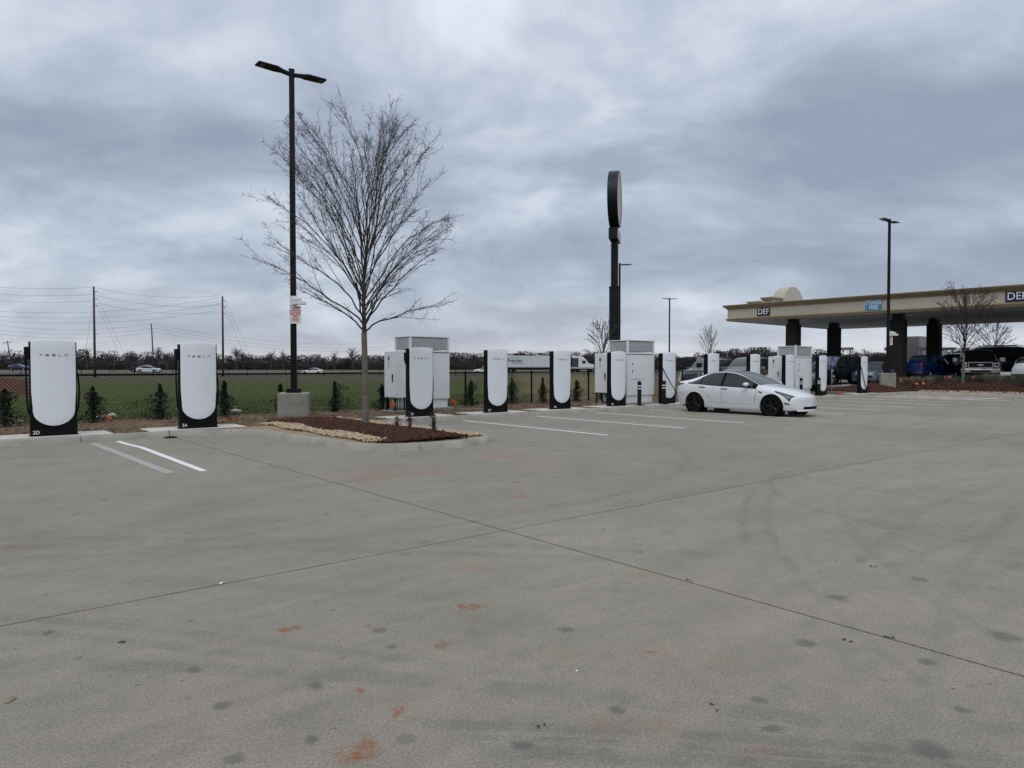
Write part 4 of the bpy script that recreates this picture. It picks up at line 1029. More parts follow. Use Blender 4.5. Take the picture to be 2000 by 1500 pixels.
for (s, wd) in ((6.7, 2.6), (18.9, 2.8)):
    o = struct(MB().bb(s - wd / 2, s + wd / 2, -.22 + .0, 1.6, .02, .131).build('concrete_pad', M_PAD, bevel=.01)); o.location = (0, OY, 0); o.rotation_euler.z = ANG
M_REFLECT = simple('reflective_tape', (.62, .63, .64), .35, var=.05)
def bollard(s, t, label):
    b = thing('bollard', label, 'bollard', st(s, t, .134), ANG, 'black striped bollards guarding the chargers')
    MB().lathe([(.075, .0), (.075, .84), (.07, .88), (.04, .905), (0, .91)], 20).build('post', M_SATIN, b, smooth=True, ang=40)
    for z in (.60, .70): MB().lathe([(.0765, z), (.0785, z + .002), (.0785, z + .045), (.0765, z + .047)], 20).build('reflective_band', M_REFLECT, b, smooth=True)
    MB().bb(-.15, .15, -.15, .15, -.002, .018).build('base_plate', M_SATIN, b, bevel=.004)
bollard(sx(1249, .12), .12, 'black bollard with white bands at the left corner of the second power cabinet')
bollard(sx(1297, .12), .12, 'black bollard with white bands in front of the post marked 4C')
bollard(sx(1565, .12), .12, 'black bollard with white bands before the third power cabinet')
bollard(sx(1600, .12), .12, 'black bollard with white bands before the post by the blue sign')

# ------------------------------------------------------------------ lamp posts
def lamp_post(loc, label, top, heads, base=True, bw=.88, bh=.70, brz=0.0, hz=ANG, base_z=None):
    l = thing('lamp_post', label, 'lamp post', loc, 0, 'black car park lamp posts'); H = top - loc[2]
    z0 = 0
    if base:
        k_ = bw / 2; c = []
        for (cx, cy, a0) in ((k_ - .09, k_ - .09, 0), (-k_ + .09, k_ - .09, 90), (-k_ + .09, -k_ + .09, 180), (k_ - .09, -k_ + .09, 270)):
            for j in range(6): a = R(a0 + j * 18); c.append((cx + .09 * math.cos(a), cy + .09 * math.sin(a)))
        MB().prism(c, -.3, bh).build('concrete_base', M_BASE, l, smooth=True, bevel=.03, seg=3, rz=brz, ang=30); z0 = bh
    MB().bb(-.21, .21, -.21, .21, z0, z0 + .13).build('base_cover', M_BRONZE, l, bevel=.012, rz=brz)
    MB().box((0, 0, (z0 + .13 + H) / 2), (.175, .175, H - z0 - .13), taper=.84).build('pole_shaft', M_BRONZE, l, bevel=.014, rz=brz)
    MB().box((0, 0, H + .015), (.165, .165, .03)).build('pole_cap', M_BRONZE, l, bevel=.006, rz=brz)
    for sg in heads:
        m = MB()
        # arm that flares into a flat head
        secs = [(.07, .05, .10, -.02), (.30, .07, .09, .015), (.46, .17, .07, .03), (1.02, .17, .05, .04)]
        rows = []
        for (x, hw_, th, zc) in secs: rows.append([(sg * x, -hw_, H - .10 + zc - th / 2), (sg * x, hw_, H - .10 + zc - th / 2), (sg * x, hw_, H - .10 + zc + th / 2), (sg * x, -hw_, H - .10 + zc + th / 2)])
        m.grid(np.array(rows), closed=True); m.f += [(3, 2, 1, 0), (12, 13, 14, 15)]; m.m += [0, 0]
        h = m.build('lamp_head', M_BRONZE, l, bevel=.008, rz=hz)
        MB().bb(min(sg * .5, sg * .96), max(sg * .5, sg * .96), -.13, .13, H - .10 + .008, H - .10 + .0165).build('led_lens', simple('led_lens', (.06, .06, .062), .3) if 'led_lens' not in MATS else MATS['led_lens'], h)
    return l
LP1 = gp(574, 812, .125); LP1.z = .11
lamp_post(LP1, 'tall near lamp post with two heads on a concrete block left of the island tree', 10.25, (1, -1), brz=R(13))
lamp_post(at(1733.5, 42.5, .42), 'tall lamp post with two heads before the fuel canopy', 10.3, (1, -1), bw=.84, bh=.78, brz=R(-22))
lamp_post(at(1209.5, 60.5, .12), 'distant lamp post with one visible head right of the round pylon sign', 10.3, (1,), base=False, hz=R(12))
lamp_post(at(1307, 91, .12), 'farthest lamp post rising above the post marked 4C', 10.3, (1, -1), base=False, hz=R(15))
# camera and notice on the near lamp post
M_SIGNW = simple('sign_white', (.72, .70, .68), .5, var=.05)
M_SIGNR = simple('sign_red', (.42, .03, .035), .5)
def cctv(loc, rz, label):
    c = thing('security_camera', label, 'security camera', loc, rz, 'white security cameras on the lamp posts')
    MB().bb(-.11, .11, -.12, -.09, -.14, .14).build('mounting_plate', M_CAB, c, bevel=.004)
    MB().box((.10, -.15, .04), (.26, .10, .09)).build('upper_camera', M_CAB, c, bevel=.015)
    k_ = MB().box((.17, -.16, -.07), (.36, .12, .10)).build('lower_camera', M_CAB, c, bevel=.015)
    MB().lathe([(.0, .352), (.035, .352), (.04, .34)], 10, axis='X', c=(0, -.16, -.07)).build('lens', M_BLACK, k_)
    MB().tube([(-.02, -.12, .1), (-.03, -.17, .12), (0, -.19, .02)], .014, 6).build('bracket', M_CAB, c)
cctv((LP1.x + .03, LP1.y - .02, zpx(588, 21)), R(10), 'white security camera unit on the near lamp post above the notice')
nt = thing('parking_notice', 'white notice with red lettering on the near lamp post', 'sign', (LP1.x + .09, LP1.y - .115, zpx(632.5, 21)), R(7))
pl = MB().bb(-.165, .165, -.004, .0, 0, .52).build('sign_board', M_SIGNW, nt, bevel=.002)
for i, (tx, sz) in enumerate((('UNATTENDED', .042), ('PARKING OR', .042), ('UNAUTHORIZED VEHICLES', .033), ('WILL BE TOWED AT', .040), ("VEHICLE OWNER'S", .042), ('EXPENSE', .042), ('TO REPORT VIOLATIONS', .022), ('OR RECLAIM VEHICLE', .022), ('CALL 256-555-0100', .026))):
    text_on('lettering', tx if i < 8 else 'CALL FOR DETAILS', sz, M_SIGNR, pl, (0, -.0055, [.475, .425, .373, .32, .268, .218, .165, .13, .085][i]), (R(90), 0, 0), bold=.0022, sx=.85)
LP2 = at(1733.5, 42.5, .42)
cctv((LP2.x + .12, LP2.y - .05, zpx(652, 42.5)), R(0), 'white security camera bracket on the lamp post before the fuel canopy')
nt = thing('narrow_notice', 'narrow white notice on the lamp post before the fuel canopy', 'sign', (LP2.x + .10, LP2.y - .12, zpx(674, 42.5)), R(-35))
pl = MB().bb(-.1, .1, -.004, 0, 0, .5).build('sign_board', M_SIGNW, nt)
for i in range(6): MB().box((0, -.006, .44 - i * .07), (.15 - .03 * (i % 2), .002, .03)).build('lettering', M_SIGNR, pl)

# ------------------------------------------------------------------ pylon sign
M_SIGNBLK = simple('sign_black_metal', (.005, .0055, .008), .45, spec=.25)
M_CREAM = simple('sign_cream', (.50, .44, .36), .5, var=.12, scale=.8)
M_BROWNISH = simple('sign_muted_red', (.30, .17, .15), .5, var=.1)
PX = thing('pylon_sign', 'very tall black pylon sign with a round disc seen nearly edge on', 'sign', at(1199.5, 70, .1), 0)
zc = zpx(392, 70) - .1; rd = 108 * 70 / F / 2
nrm_a = math.atan2(-.235, .972)
MB().lathe([(.52, 0), (.52, zpx(562, 70))], 24).build('lower_pole', M_SIGNBLK, PX, smooth=True)
MB().lathe([(.54, zpx(566, 70)), (.56, zpx(563, 70)), (.36, zpx(561, 70)), (.36, zc)], 24).build('upper_pole', M_SIGNBLK, PX, smooth=True, ang=30)
dk = MB().lathe([(0, -.48), (rd - .12, -.48), (rd, -.45), (rd, .45), (rd - .03, .48), (rd - .2, .48), (rd - .2, .44), (0, .44)], 64, axis='X').build('disc_rim', M_SIGNBLK, PX, smooth=True, ang=30, loc=(0, 0, zc), rz=nrm_a)
MB().lathe([(0, .455), (rd - .21, .455), (rd - .21, .445)], 64, axis='X').build('disc_face', M_CREAM, dk, smooth=True, ang=30)
MB().lathe([(rd - .62, .458), (rd - .62, .462), (rd - .50, .462), (rd - .50, .458)], 64, axis='X').build('face_ring', M_BROWNISH, dk)
MB().box((0, 0, (zpx(462, 70)) - .1), (.85, 3.3, 1.05)).build('lower_sign_box', M_SIGNBLK, PX, bevel=.02, rz=nrm_a)
MB().box((.43, 0, zpx(462, 70) - .1), (.02, 3.1, .86)).build('lower_sign_face', M_CREAM, PX, rz=nrm_a)

# ------------------------------------------------------------------ fuel canopy
CA = math.atan2(.67, .742); CC = Vector((17.48, 57.8, 0))
M_FASCIA = simple('canopy_cream', (.45, .41, .325), .8, var=.05, scale=.5, dirt=((.38, .34, .26), .35, .5))
M_CORN = simple('canopy_tan', (.25, .19, .11), .8, var=.08, scale=.6)
M_SOFFIT = simple('canopy_soffit', (.42, .42, .43), .7, var=.05)
M_BRICK = simple('dark_brick', (.012, .0085, .007), .9, var=.5, scale=6, bump=.5, bscale=9)
fc = thing('fuel_canopy', 'long cream fuel station canopy on dark brick columns', 'canopy', CC, CA)
LW, LL, Z0, Z1 = 18.8, 62.0, 5.27, 6.52
def ring(profile, name, mat):
    rows = []
    for (d, z) in profile: rows.append([(-d, d, z), (LW + d, d, z), (LW + d, -LL - d, z), (-d, -LL - d, z)])
    return MB().grid(np.array(rows), closed=True).build(name, mat, fc)
ring([(0, Z0), (0, Z0 + .14), (0, Z1 - .34)], 'fascia', M_FASCIA)
ring([(.003, Z0 - .01), (.06, Z0 - .01), (.06, Z0 + .07), (.11, Z0 + .10), (.11, Z0 + .15), (.003, Z0 + .2)], 'lower_moulding', M_CORN)
ring([(.003, Z0 + .02), (.03, Z0 - .03), (-.3, Z0 - .03)], 'drip_edge', M_FASCIA)
ring([(.003, Z1 - .36), (.05, Z1 - .34), (.09, Z1 - .26), (.20, Z1 - .18), (.27, Z1 - .12), (.27, Z1 - .07), (.32, Z1 - .05), (.32, Z1), (-.4, Z1 + .01)], 'cornice', M_CORN)
MB().bb(.05, LW - .05, -LL + .05, -.05, Z0 - .02, Z0 + .02).build('soffit', M_SOFFIT, fc)
MB().bb(.3, LW - .3, -LL + .3, -.3, Z1 - .2, Z1 - .1).build('roof_deck', M_SOFFIT, fc)
for i in range(3):
    for j in range(7): MB().bb(3 + i * 6 - .3, 3 + i * 6 + .3, -5 - j * 7.4 - .3, -5 - j * 7.4 + .3, Z0 - .07, Z0 - .021).build('downlight', M_CAB, fc)
K_ = 1.24; PC = LW / 2
pd = MB().bb(PC - 4.8 * K_, PC + 4.8 * K_, -.85, -.05, Z1 - .1, Z1 + .25 * K_).bb(PC - 3.0 * K_, PC + 3.0 * K_, -.83, -.02, Z1 - .05, Z1 + .62 * K_)
arch = [(PC - .2 + 1.88 * math.cos(a), Z1 + .5 + 1.62 * math.sin(a)) for a in np.linspace(0, math.pi, 25)] + [(PC - 2.08, Z1), (PC + 1.68, Z1)]
n_ = len(arch); vs = [(x, -.98, z) for x, z in arch] + [(x, .05, z) for x, z in arch]
pd.add(vs, [tuple(reversed(range(n_))), tuple(range(n_, 2 * n_))] + [(i, (i + 1) % n_, n_ + (i + 1) % n_, n_ + i) for i in range(n_)])
pe = pd.build('pediment', M_FASCIA, fc)
for (hw_, inner, h) in ((4.8, 3.15, .42), (3.0, 1.72, .82)):
    for sg in (-1, 1):
        a, b = sorted((PC + sg * (hw_ + .12) * K_, PC + sg * inner * K_))
        MB().bb(a, b, -.92, .12, Z1 + (h - .20) * K_, Z1 + (h - .10) * K_).bb(a - .05, b + .05, -.98, .18, Z1 + (h - .10) * K_, Z1 + h * K_).build('pediment_cornice', M_CORN, pe)
for xx in (1.5, 8.7):
    for yy in (-4.8, -12.4, -22.0, -31.0):
        p_ = Matrix.Rotation(CA, 3, 'Z') @ Vector((xx, yy, 0)) + CC
        cl = MB().bb(xx - .42, xx + .42, yy - .42, yy + .42, .1, Z0 - .42).build('column', M_BRICK, fc, bevel=.01)
        MB().bb(xx - .32, xx + .32, yy - .32, yy + .32, Z0 - .42, Z0 - .02).build('column_neck', M_SATIN, cl)
M_NAVY = simple('sign_navy', (.008, .008, .055), .45); M_SKYB = simple('sign_blue', (.035, .24, .44), .45); M_TXTW = simple('sign_letter_white', (.8, .8, .8), .5)
def fascia_sign(d, wd, ht, zc, mat, lines, label):
    sgn = thing('fuel_sign', label, 'sign', CC + Matrix.Rotation(CA, 3, 'Z') @ Vector((-.0, -d, zc)), CA, 'signs fixed to the canopy edge')
    b = MB().bb(-.05, -.004, -wd / 2, wd / 2, -ht / 2, ht / 2).build('sign_board', mat, sgn, bevel=.004)
    for (tx, sz, dz, sxx) in lines: text_on('lettering', tx, sz, M_TXTW, b, (-.054, 0, dz), (R(90), 0, R(-90)), bold=.003, sx=sxx)
fascia_sign(3.13, 1.07, .62, 5.845, M_NAVY, [('DEF', .62, 0, .88)], 'small navy sign reading DEF at the left end of the canopy')
fascia_sign(11.3, 1.09, .70, 5.845, M_SKYB, [('ETHANOL', .40, .165, .60), ('FREE', .40, -.165, .70)], 'bright blue sign reading ETHANOL FREE on the canopy edge')
fascia_sign(19.6, 1.18, .65, 5.845, M_NAVY, [('DEF', .65, 0, .92)], 'navy sign reading DEF on the canopy at the right edge of the view')

def dispenser(px, Y, rz, label):
    c = thing('fuel_dispenser', label, 'fuel pump', at(px, Y, az(Y)), rz, 'fuel dispensers under the canopy')
    MB().bb(-.8, .8, -.5, .5, -.1, .15).build('island_kerb', M_KERB, c, bevel=.03)
    b = MB().bb(-.5, .5, -.26, .26, .15, 1.75).build('body', M_MESHGREY, c, bevel=.02)
    for sg in (-1, 1):
        s_ = MB().bb(-.38, .38, sg * .262 - .006, sg * .262 + .006, 1.05, 1.62).build('display_panel', M_BLACK, b)
        MB().bb(-.24, .24, sg * .27 - .004, sg * .27 + .004, 1.34, 1.54).build('screen', M_STEEL, s_)
        MB().bb(-.38, .38, sg * .262 - .006, sg * .262 + .006, .25, .9).build('lower_panel', M_CAB, b)
        for xx in (-.43, .43):
            MB().tube([(xx, sg * .3, 1.5), (xx, sg * .42, 1.2), (xx, sg * .40, .6), (xx, sg * .3, .9)], .018, 6).build('hose', M_RUBBER, c)
            MB().box((xx, sg * .31, 1.05), (.06, .1, .24)).build('nozzle', M_BLACK, c)
    for xx in (-.46, .46): MB().bb(xx - .04, xx + .04, -.06, .06, 1.75, 2.2).build('post', M_CAB, c)
    MB().bb(-.66, .66, -.30, .30, 2.2, 2.45).build('topper', M_CAB, c, bevel=.01)
dispenser(1747, 54, CA + R(90), 'fuel pump with a pale topper behind the lamp post')
dispenser(1811, 57, CA + R(90), 'fuel pump standing behind the blue pickup truck')
dispenser(1849, 62, CA + R(90), 'fuel pump farther back between brick column and black pickup')
dispenser(1650, 66, CA + R(90), 'distant fuel pump behind the dark sports utility')

# ------------------------------------------------------------------ blue accessible parking sign and other small posts
M_BLUE = simple('sign_accessible_blue', (.012, .03, .20), .5)
def post_sign(px, Y, zg, label, boards, top):
    c = thing('parking_sign', label, 'sign', at(px, Y, zg), R(20), 'small signs on posts behind the chargers')
    MB().bb(-.025, .025, -.02, .02, -.2, top - zg).build('post', M_STEEL, c)
    return c
c = post_sign(1624.5, 41.2, .13, 'blue accessible parking sign on a galvanised post', [], zpx(700, 41.2))
b = MB().bb(-.115, .115, -.026, -.022, zpx(720.5, 41.2) - .13, zpx(698, 41.2) - .13).build('sign_board', M_BLUE, c)
zm = zpx(709, 41.2) - .13
ml = MB().lathe([(0, -.0265), (.03, -.0265), (.03, -.0275), (0, -.0275)], 12, axis='Y', c=(-.015, 0, zm + .17))
ml.tube([(-.015, -.027, zm + .12), (-.01, -.027, zm), (.06, -.027, zm), (.085, -.027, zm - .10)], .014, 4).tube([(.04 * math.cos(a) * 1.9 - .01, -.027, zm - .05 + .04 * 1.9 * math.sin(a)) for a in np.linspace(R(140), R(390), 14)], .011, 4)
ml.build('wheelchair_symbol', M_TXTW, b)
b2 = MB().bb(-.115, .115, -.026, -.022, zpx(726.8, 41.2) - .13, zpx(721.2, 41.2) - .13).build('lower_board', M_BLUE, c)
for i in range(3): MB().box((0, -.0275, zpx(724, 41.2) - .13 + .05 - .05 * i), (.17 - .04 * (i % 2), .002, .018)).build('lettering', M_TXTW, b2)
c = post_sign(1364.5, 35.5, .13, 'round topped sign seen from behind near the fence', [], zpx(697, 35.5))
MB().prism([(-.15, 0), (.15, 0), (.15, .12)] + [(.15 * math.cos(a), .12 + .15 * math.sin(a)) for a in np.linspace(.2, math.pi - .2, 9)] + [(-.15, .12)], 0, .004, fn=lambda x, y, z: (x, -.03 - z, y + zpx(707, 35.5) - .13)).build('sign_board', M_STEEL, c)
MB().bb(-.15, .15, -.035, -.03, zpx(718, 35.5) - .13, zpx(709, 35.5) - .13).build('lower_board', M_SATIN, c)
c = post_sign(1378, 33.2, .13, 'narrow black and white sign beside the post behind the sedan roof', [], zpx(705, 33.2))
b = MB().bb(-.07, .07, -.03, -.024, zpx(725, 33.2) - .13, zpx(705.5, 33.2) - .13).build('sign_board', M_SATIN, c)
for i in range(4): MB().box((0, -.032, zpx(708 + i * 4.6, 33.2) - .13), (.09, .002, .06)).build('lettering', M_TXTW, b)

# ------------------------------------------------------------------ vehicles: lofted bodies
def pchip(pts):
    x = np.array([p[0] for p in pts], float); y = np.array([p[1] for p in pts], float); h = np.diff(x); d = np.diff(y) / h; m = np.zeros_like(y)
    for i in range(1, len(x) - 1):
        if d[i - 1] * d[i] > 0: w1, w2 = 2 * h[i] + h[i - 1], h[i] + 2 * h[i - 1]; m[i] = (w1 + w2) / (w1 / d[i - 1] + w2 / d[i])
    m[0], m[-1] = d[0], d[-1]
    def f(q):
        q = np.clip(q, x[0], x[-1]); i = np.clip(np.searchsorted(x, q) - 1, 0, len(h) - 1); t = (q - x[i]) / h[i]
        return (2 * t ** 3 - 3 * t ** 2 + 1) * y[i] + (t ** 3 - 2 * t ** 2 + t) * h[i] * m[i] + (-2 * t ** 3 + 3 * t ** 2) * y[i + 1] + (t ** 3 - t ** 2) * h[i] * m[i + 1]
    return f
def paint(name, col, rough=.22, metal=0.0, coat=.9):
    m, n, b = newmat(name); f = n.noise(n.node('ShaderNodeTexCoord').outputs['Object'], 1.3, 4, .6)
    n.put(b.inputs['Base Color'], n.ramp(f, [(.3, tuple(c * .95 for c in col)), (.7, tuple(min(1, c * 1.05) for c in col))]))
    b.inputs['Roughness'].default_value = rough; b.inputs['Metallic'].default_value = metal; b.inputs['Coat Weight'].default_value = coat; b.inputs['Coat Roughness'].default_value = .05
    if coat < .3: b.inputs['Specular IOR Level'].default_value = .2
    return m
def glass_mat(name, col, rough=.06):
    m, n, b = newmat(name); n.put(b.inputs['Base Color'], (*col, 1)); b.inputs['Roughness'].default_value = rough; b.inputs['Specular IOR Level'].default_value = .42; return m
M_PWHITE = paint('pearl_white_paint', (.64, .66, .68), .18, 0, 1.0); M_PBLACK = paint('black_paint', (.004, .0042, .005), .3, 0, .12); M_PGREY = paint('blue_grey_paint', (.13, .16, .20), .3, .4)
M_PDARK = paint('dark_grey_paint', (.045, .052, .062), .28, .3); M_PTAN = paint('gold_tan_paint', (.16, .125, .08), .3, .3); M_PSILV = paint('silver_paint', (.42, .44, .46), .3, .4)
M_PBLUE = paint('blue_paint', (.008, .034, .15), .28, 0, .3); M_PNAVY = paint('dark_navy_paint', (.007, .009, .013), .28, 0, .2); M_PRED = paint('red_paint', (.16, .012, .012), .3)
M_GLASS = glass_mat('tinted_glass', (.012, .015, .017)); M_GLASS2 = glass_mat('windscreen_glass', (.05, .062, .066), .05); M_CHROME = simple('chrome', (.36, .37, .38), .22, metal=1.0, var=.05)
M_HEAD = glass_mat('headlight_lens', (.09, .10, .11), .12); M_TAIL = paint('tail_light_red', (.20, .008, .008), .25); M_RIMB = simple('black_rim', (.009, .009, .0095), .4, spec=.25); M_RIMS = simple('alloy_rim', (.42, .43, .44), .35, metal=.8)
M_INSIDE = simple('dark_trim', (.004, .004, .0045), .7, spec=.1)
class Car:
    def __init__(s, sp):
        s.sp = sp; s.L = sp['L']
        s.c = {k: pchip(sp[k]) for k in ('zr', 'zrail', 'wr', 'zbelt', 'wb', 'zw', 'w', 'ws', 'zb')}
        s.wmax = max(p[1] for p in sp['w'])
    def keys(s, x):
        c = {k: float(f(x)) for k, f in s.c.items()}
        return np.array([(0, c['zb']), (c['ws'] * .85, c['zb']), (c['ws'], c['zb'] + .07), (c['w'], c['zw']), (c['wb'], c['zbelt']), (c['wr'], c['zrail']), (c['wr'] * .55, c['zrail'] + (c['zr'] - c['zrail']) * .78), (0, c['zr'])])
    def ring(s, x, ts):
        K = s.keys(x); K = np.vstack([[(-K[1][0], K[1][1])], K, [(-K[6][0], K[6][1])]])
        ts = np.asarray(ts, float); i = np.clip(ts.astype(int), 0, 6); f = (ts - i)[:, None]
        p0, p1, p2, p3 = K[i], K[i + 1], K[i + 2], K[i + 3]; te = s.sp.get('tens', .55)
        m1, m2 = (p2 - p0) * .5 * te, (p3 - p1) * .5 * te
        q = (2 * f ** 3 - 3 * f ** 2 + 1) * p1 + (f ** 3 - 2 * f ** 2 + f) * m1 + (-2 * f ** 3 + 3 * f ** 2) * p2 + (f ** 3 - f ** 2) * m2
        return q
    def pts(s, x, ts, side=1):
        q = s.ring(x, ts); y = q[:, 0]; sp = s.sp
        bf = sp.get('bowf', .35) * (np.abs(y) / s.wmax) ** 2.2 * math.exp(-max(0, x) / .45); br = -sp.get('bowr', .18) * (np.abs(y) / s.wmax) ** 2.2 * math.exp(-max(0, s.L - x) / .4)
        X = s.L / 2 - (x + bf + br)
        return np.stack([X, side * y, q[:, 1]], -1)
    def patch(s, name, xs, tlo, thi, mat, parent, off=.004, n=6, sides=(1, -1), sep=True):
        out = []
        for sd in sides:
            rows = []
            for x in xs:
                a, b = (tlo(x) if callable(tlo) else tlo), (thi(x) if callable(thi) else thi)
                ts = np.linspace(a, b, n); p = s.pts(x, ts, sd); e = .012
                dx = s.pts(x + e, ts, sd) - s.pts(x - e, ts, sd); dt = s.pts(x, np.minimum(ts + .02, 7), sd) - s.pts(x, ts - .02, sd)
                nr = np.cross(dx, dt) * sd; nr /= np.linalg.norm(nr, axis=1)[:, None] + 1e-9
                if nr[n // 2].dot((0, p[n // 2][1], .15 if b < 5.5 else 3)) < 0: nr = -nr
                rows.append(p + nr * off)
            mb = MB().grid(np.array(rows)); out.append(mb.build(name, mat, parent, smooth=True))
        return out
    def patch_across(s, name, xs, t0, mat, parent, off=.004, n=9):
        """patch over the centre line, from rail to rail"""
        rows = []
        for x in xs:
            a = t0(x) if callable(t0) else t0; ts = np.linspace(a, 7, n); p = s.pts(x, ts, 1); p[:, 2] += off; l = p[:-1][::-1].copy(); l = p.copy()[::-1][1:]; l[:, 1] *= -1
            rows.append(np.vstack([p, l]))
        return MB().grid(np.array(rows)).build(name, mat, parent, smooth=True)
    def body(s, root, mat, nx=150, nt=8):
        sp = s.sp; L = s.L; xs = np.linspace(0, L, nx); xs = np.unique(np.concatenate([xs, np.array(sp.get('xadd', []))])); ts = np.linspace(0, 7, 7 * nt + 1)
        rows = [];
        def full(x, sc=1.0, dx=0.0):
            q = s.ring(x, ts); p = np.stack([np.zeros(len(q)), q[:, 0], q[:, 1]], -1); m = p[1:-1][::-1].copy(); m[:, 1] *= -1; r = np.vstack([p, m])
            if sc != 1.0: zc = r[:, 2].mean() * .5 + r[:, 2].max() * .25 + r[:, 2].min() * .25; r[:, 1] *= sc; r[:, 2] = (r[:, 2] - zc) * sc + zc
            ay = (np.abs(r[:, 1]) / s.wmax) ** 2.2
            r[:, 0] = L / 2 - (x + sp.get('bowf', .35) * ay * math.exp(-max(0, x) / .45) - sp.get('bowr', .18) * ay * math.exp(-max(0, L - x) / .4)) + dx; return r
        for sc, dx in ((.02, .062), (.4, .060), (.7, .052), (.86, .040), (.94, .026), (.98, .012)): rows.append(full(0, sc, dx * sp.get('nose', 1)))
        for x in xs: rows.append(full(x))
        for sc, dx in ((.95, -.025), (.82, -.045), (.5, -.055), (.02, -.06)): rows.append(full(L, sc, dx))
        P = np.array(rows); a, b = P.shape[:2]; idx = np.arange(a * b).reshape(a, b); nx_ = np.roll(idx, -1, 1)
        Fq = np.stack([idx[:-1], nx_[:-1], nx_[1:], idx[1:]], -1).reshape(-1, 4); V = P.reshape(-1, 3); C = V[Fq].mean(1)
        keep = np.ones(len(Fq), bool)
        for xa in sp['axles']:
            d = np.hypot(C[:, 0] - (L / 2 - xa), C[:, 2] - sp['rw']); keep &= ~((d < sp['ra']) & (np.abs(C[:, 1]) > .45) & (C[:, 2] < sp['rw'] + sp['ra']))
        kv = np.zeros(len(V), int); np.add.at(kv, Fq[keep].ravel(), 1); rv = np.zeros(len(V), int); np.add.at(rv, Fq[~keep].ravel(), 1)
        bd = (kv > 0) & (rv > 0)
        for xa in sp['axles']:
            dx_, dz_ = V[:, 0] - (L / 2 - xa), V[:, 2] - sp['rw']; d = np.hypot(dx_, dz_) + 1e-9
            k_ = bd & (d < sp['ra'] * 1.35) & (np.abs(V[:, 1]) > .5) & (dz_ > -sp['rw'] * .55); f_ = np.where(k_, sp['ra'] / d, 1)
            V[:, 0] = (L / 2 - xa) + dx_ * f_; V[:, 2] = sp['rw'] + dz_ * f_
        me = bulk('body', V, Fq[keep], mat, True); return place('body', me, root)
    def wheels(s, root, rimmat, spokes=5, wid=.22, lod=1):
        sp = s.sp; rw = sp['rw']; n = 28 if lod else 16
        ty = MB().lathe([(rw * .70, -wid / 2 + .02), (rw * .93, -wid / 2), (rw * .99, -wid / 2 + .03), (rw, 0), (rw * .99, wid / 2 - .03), (rw * .93, wid / 2), (rw * .70, wid / 2 - .02), (rw * .68, 0)], n, axis='Y', closed=True).mesh('wheel', M_RUBBER)
        rm = MB().lathe([(rw * .70, -.09), (rw * .70, .085), (rw * .655, .09), (rw * .63, .06), (rw * .6, -.02), (0, -.03)], n, axis='Y')
        for k_ in range(spokes):
            a = 2 * math.pi * k_ / spokes
            for da in ((-.13, .13) if lod else (0,)):
                p0 = Vector((math.cos(a + da * .3) * rw * .1, .055, math.sin(a + da * .3) * rw * .1)); p1 = Vector((math.cos(a + da) * rw * .64, .075, math.sin(a + da) * rw * .64)); rm.tube([p0, p1], [rw * .085, rw * .06], 4)
        rm.lathe([(rw * .16, .04), (rw * .15, .085), (0, .09)], 12, axis='Y'); me_r = rm.mesh('rim', rimmat)
        for xa in sp['axles']:
            w_ = float(s.c['w'](xa)) - wid / 2 - .015
            for sd in (1, -1):
                o = place('wheel', ty, root, smooth=True, loc=(s.L / 2 - xa, sd * w_, rw), ang=50); r = place('rim', me_r, o, smooth=True, ang=35)
                if sd < 0: o.rotation_euler.z = math.pi
                MB().lathe([(sp['ra'] + .01, -.32), (sp['ra'] + .01, .0)], 24, axis='Y', c=(s.L / 2 - xa, 0, rw)).build('wheel_arch_liner', M_INSIDE, root, loc=(0, sd * (w_ + wid / 2 - .0) if sd > 0 else -(w_ + wid / 2) + .32, 0))
        zb = float(s.c['zb'](s.L / 2)); w0 = s.wmax
        MB().bb(-s.L / 2 + .25, s.L / 2 - .25, -w0 * .62, w0 * .62, zb + .02, zb + .42).build('underbody', M_INSIDE, root)
def lerp(a, b, f): return a + (b - a) * f
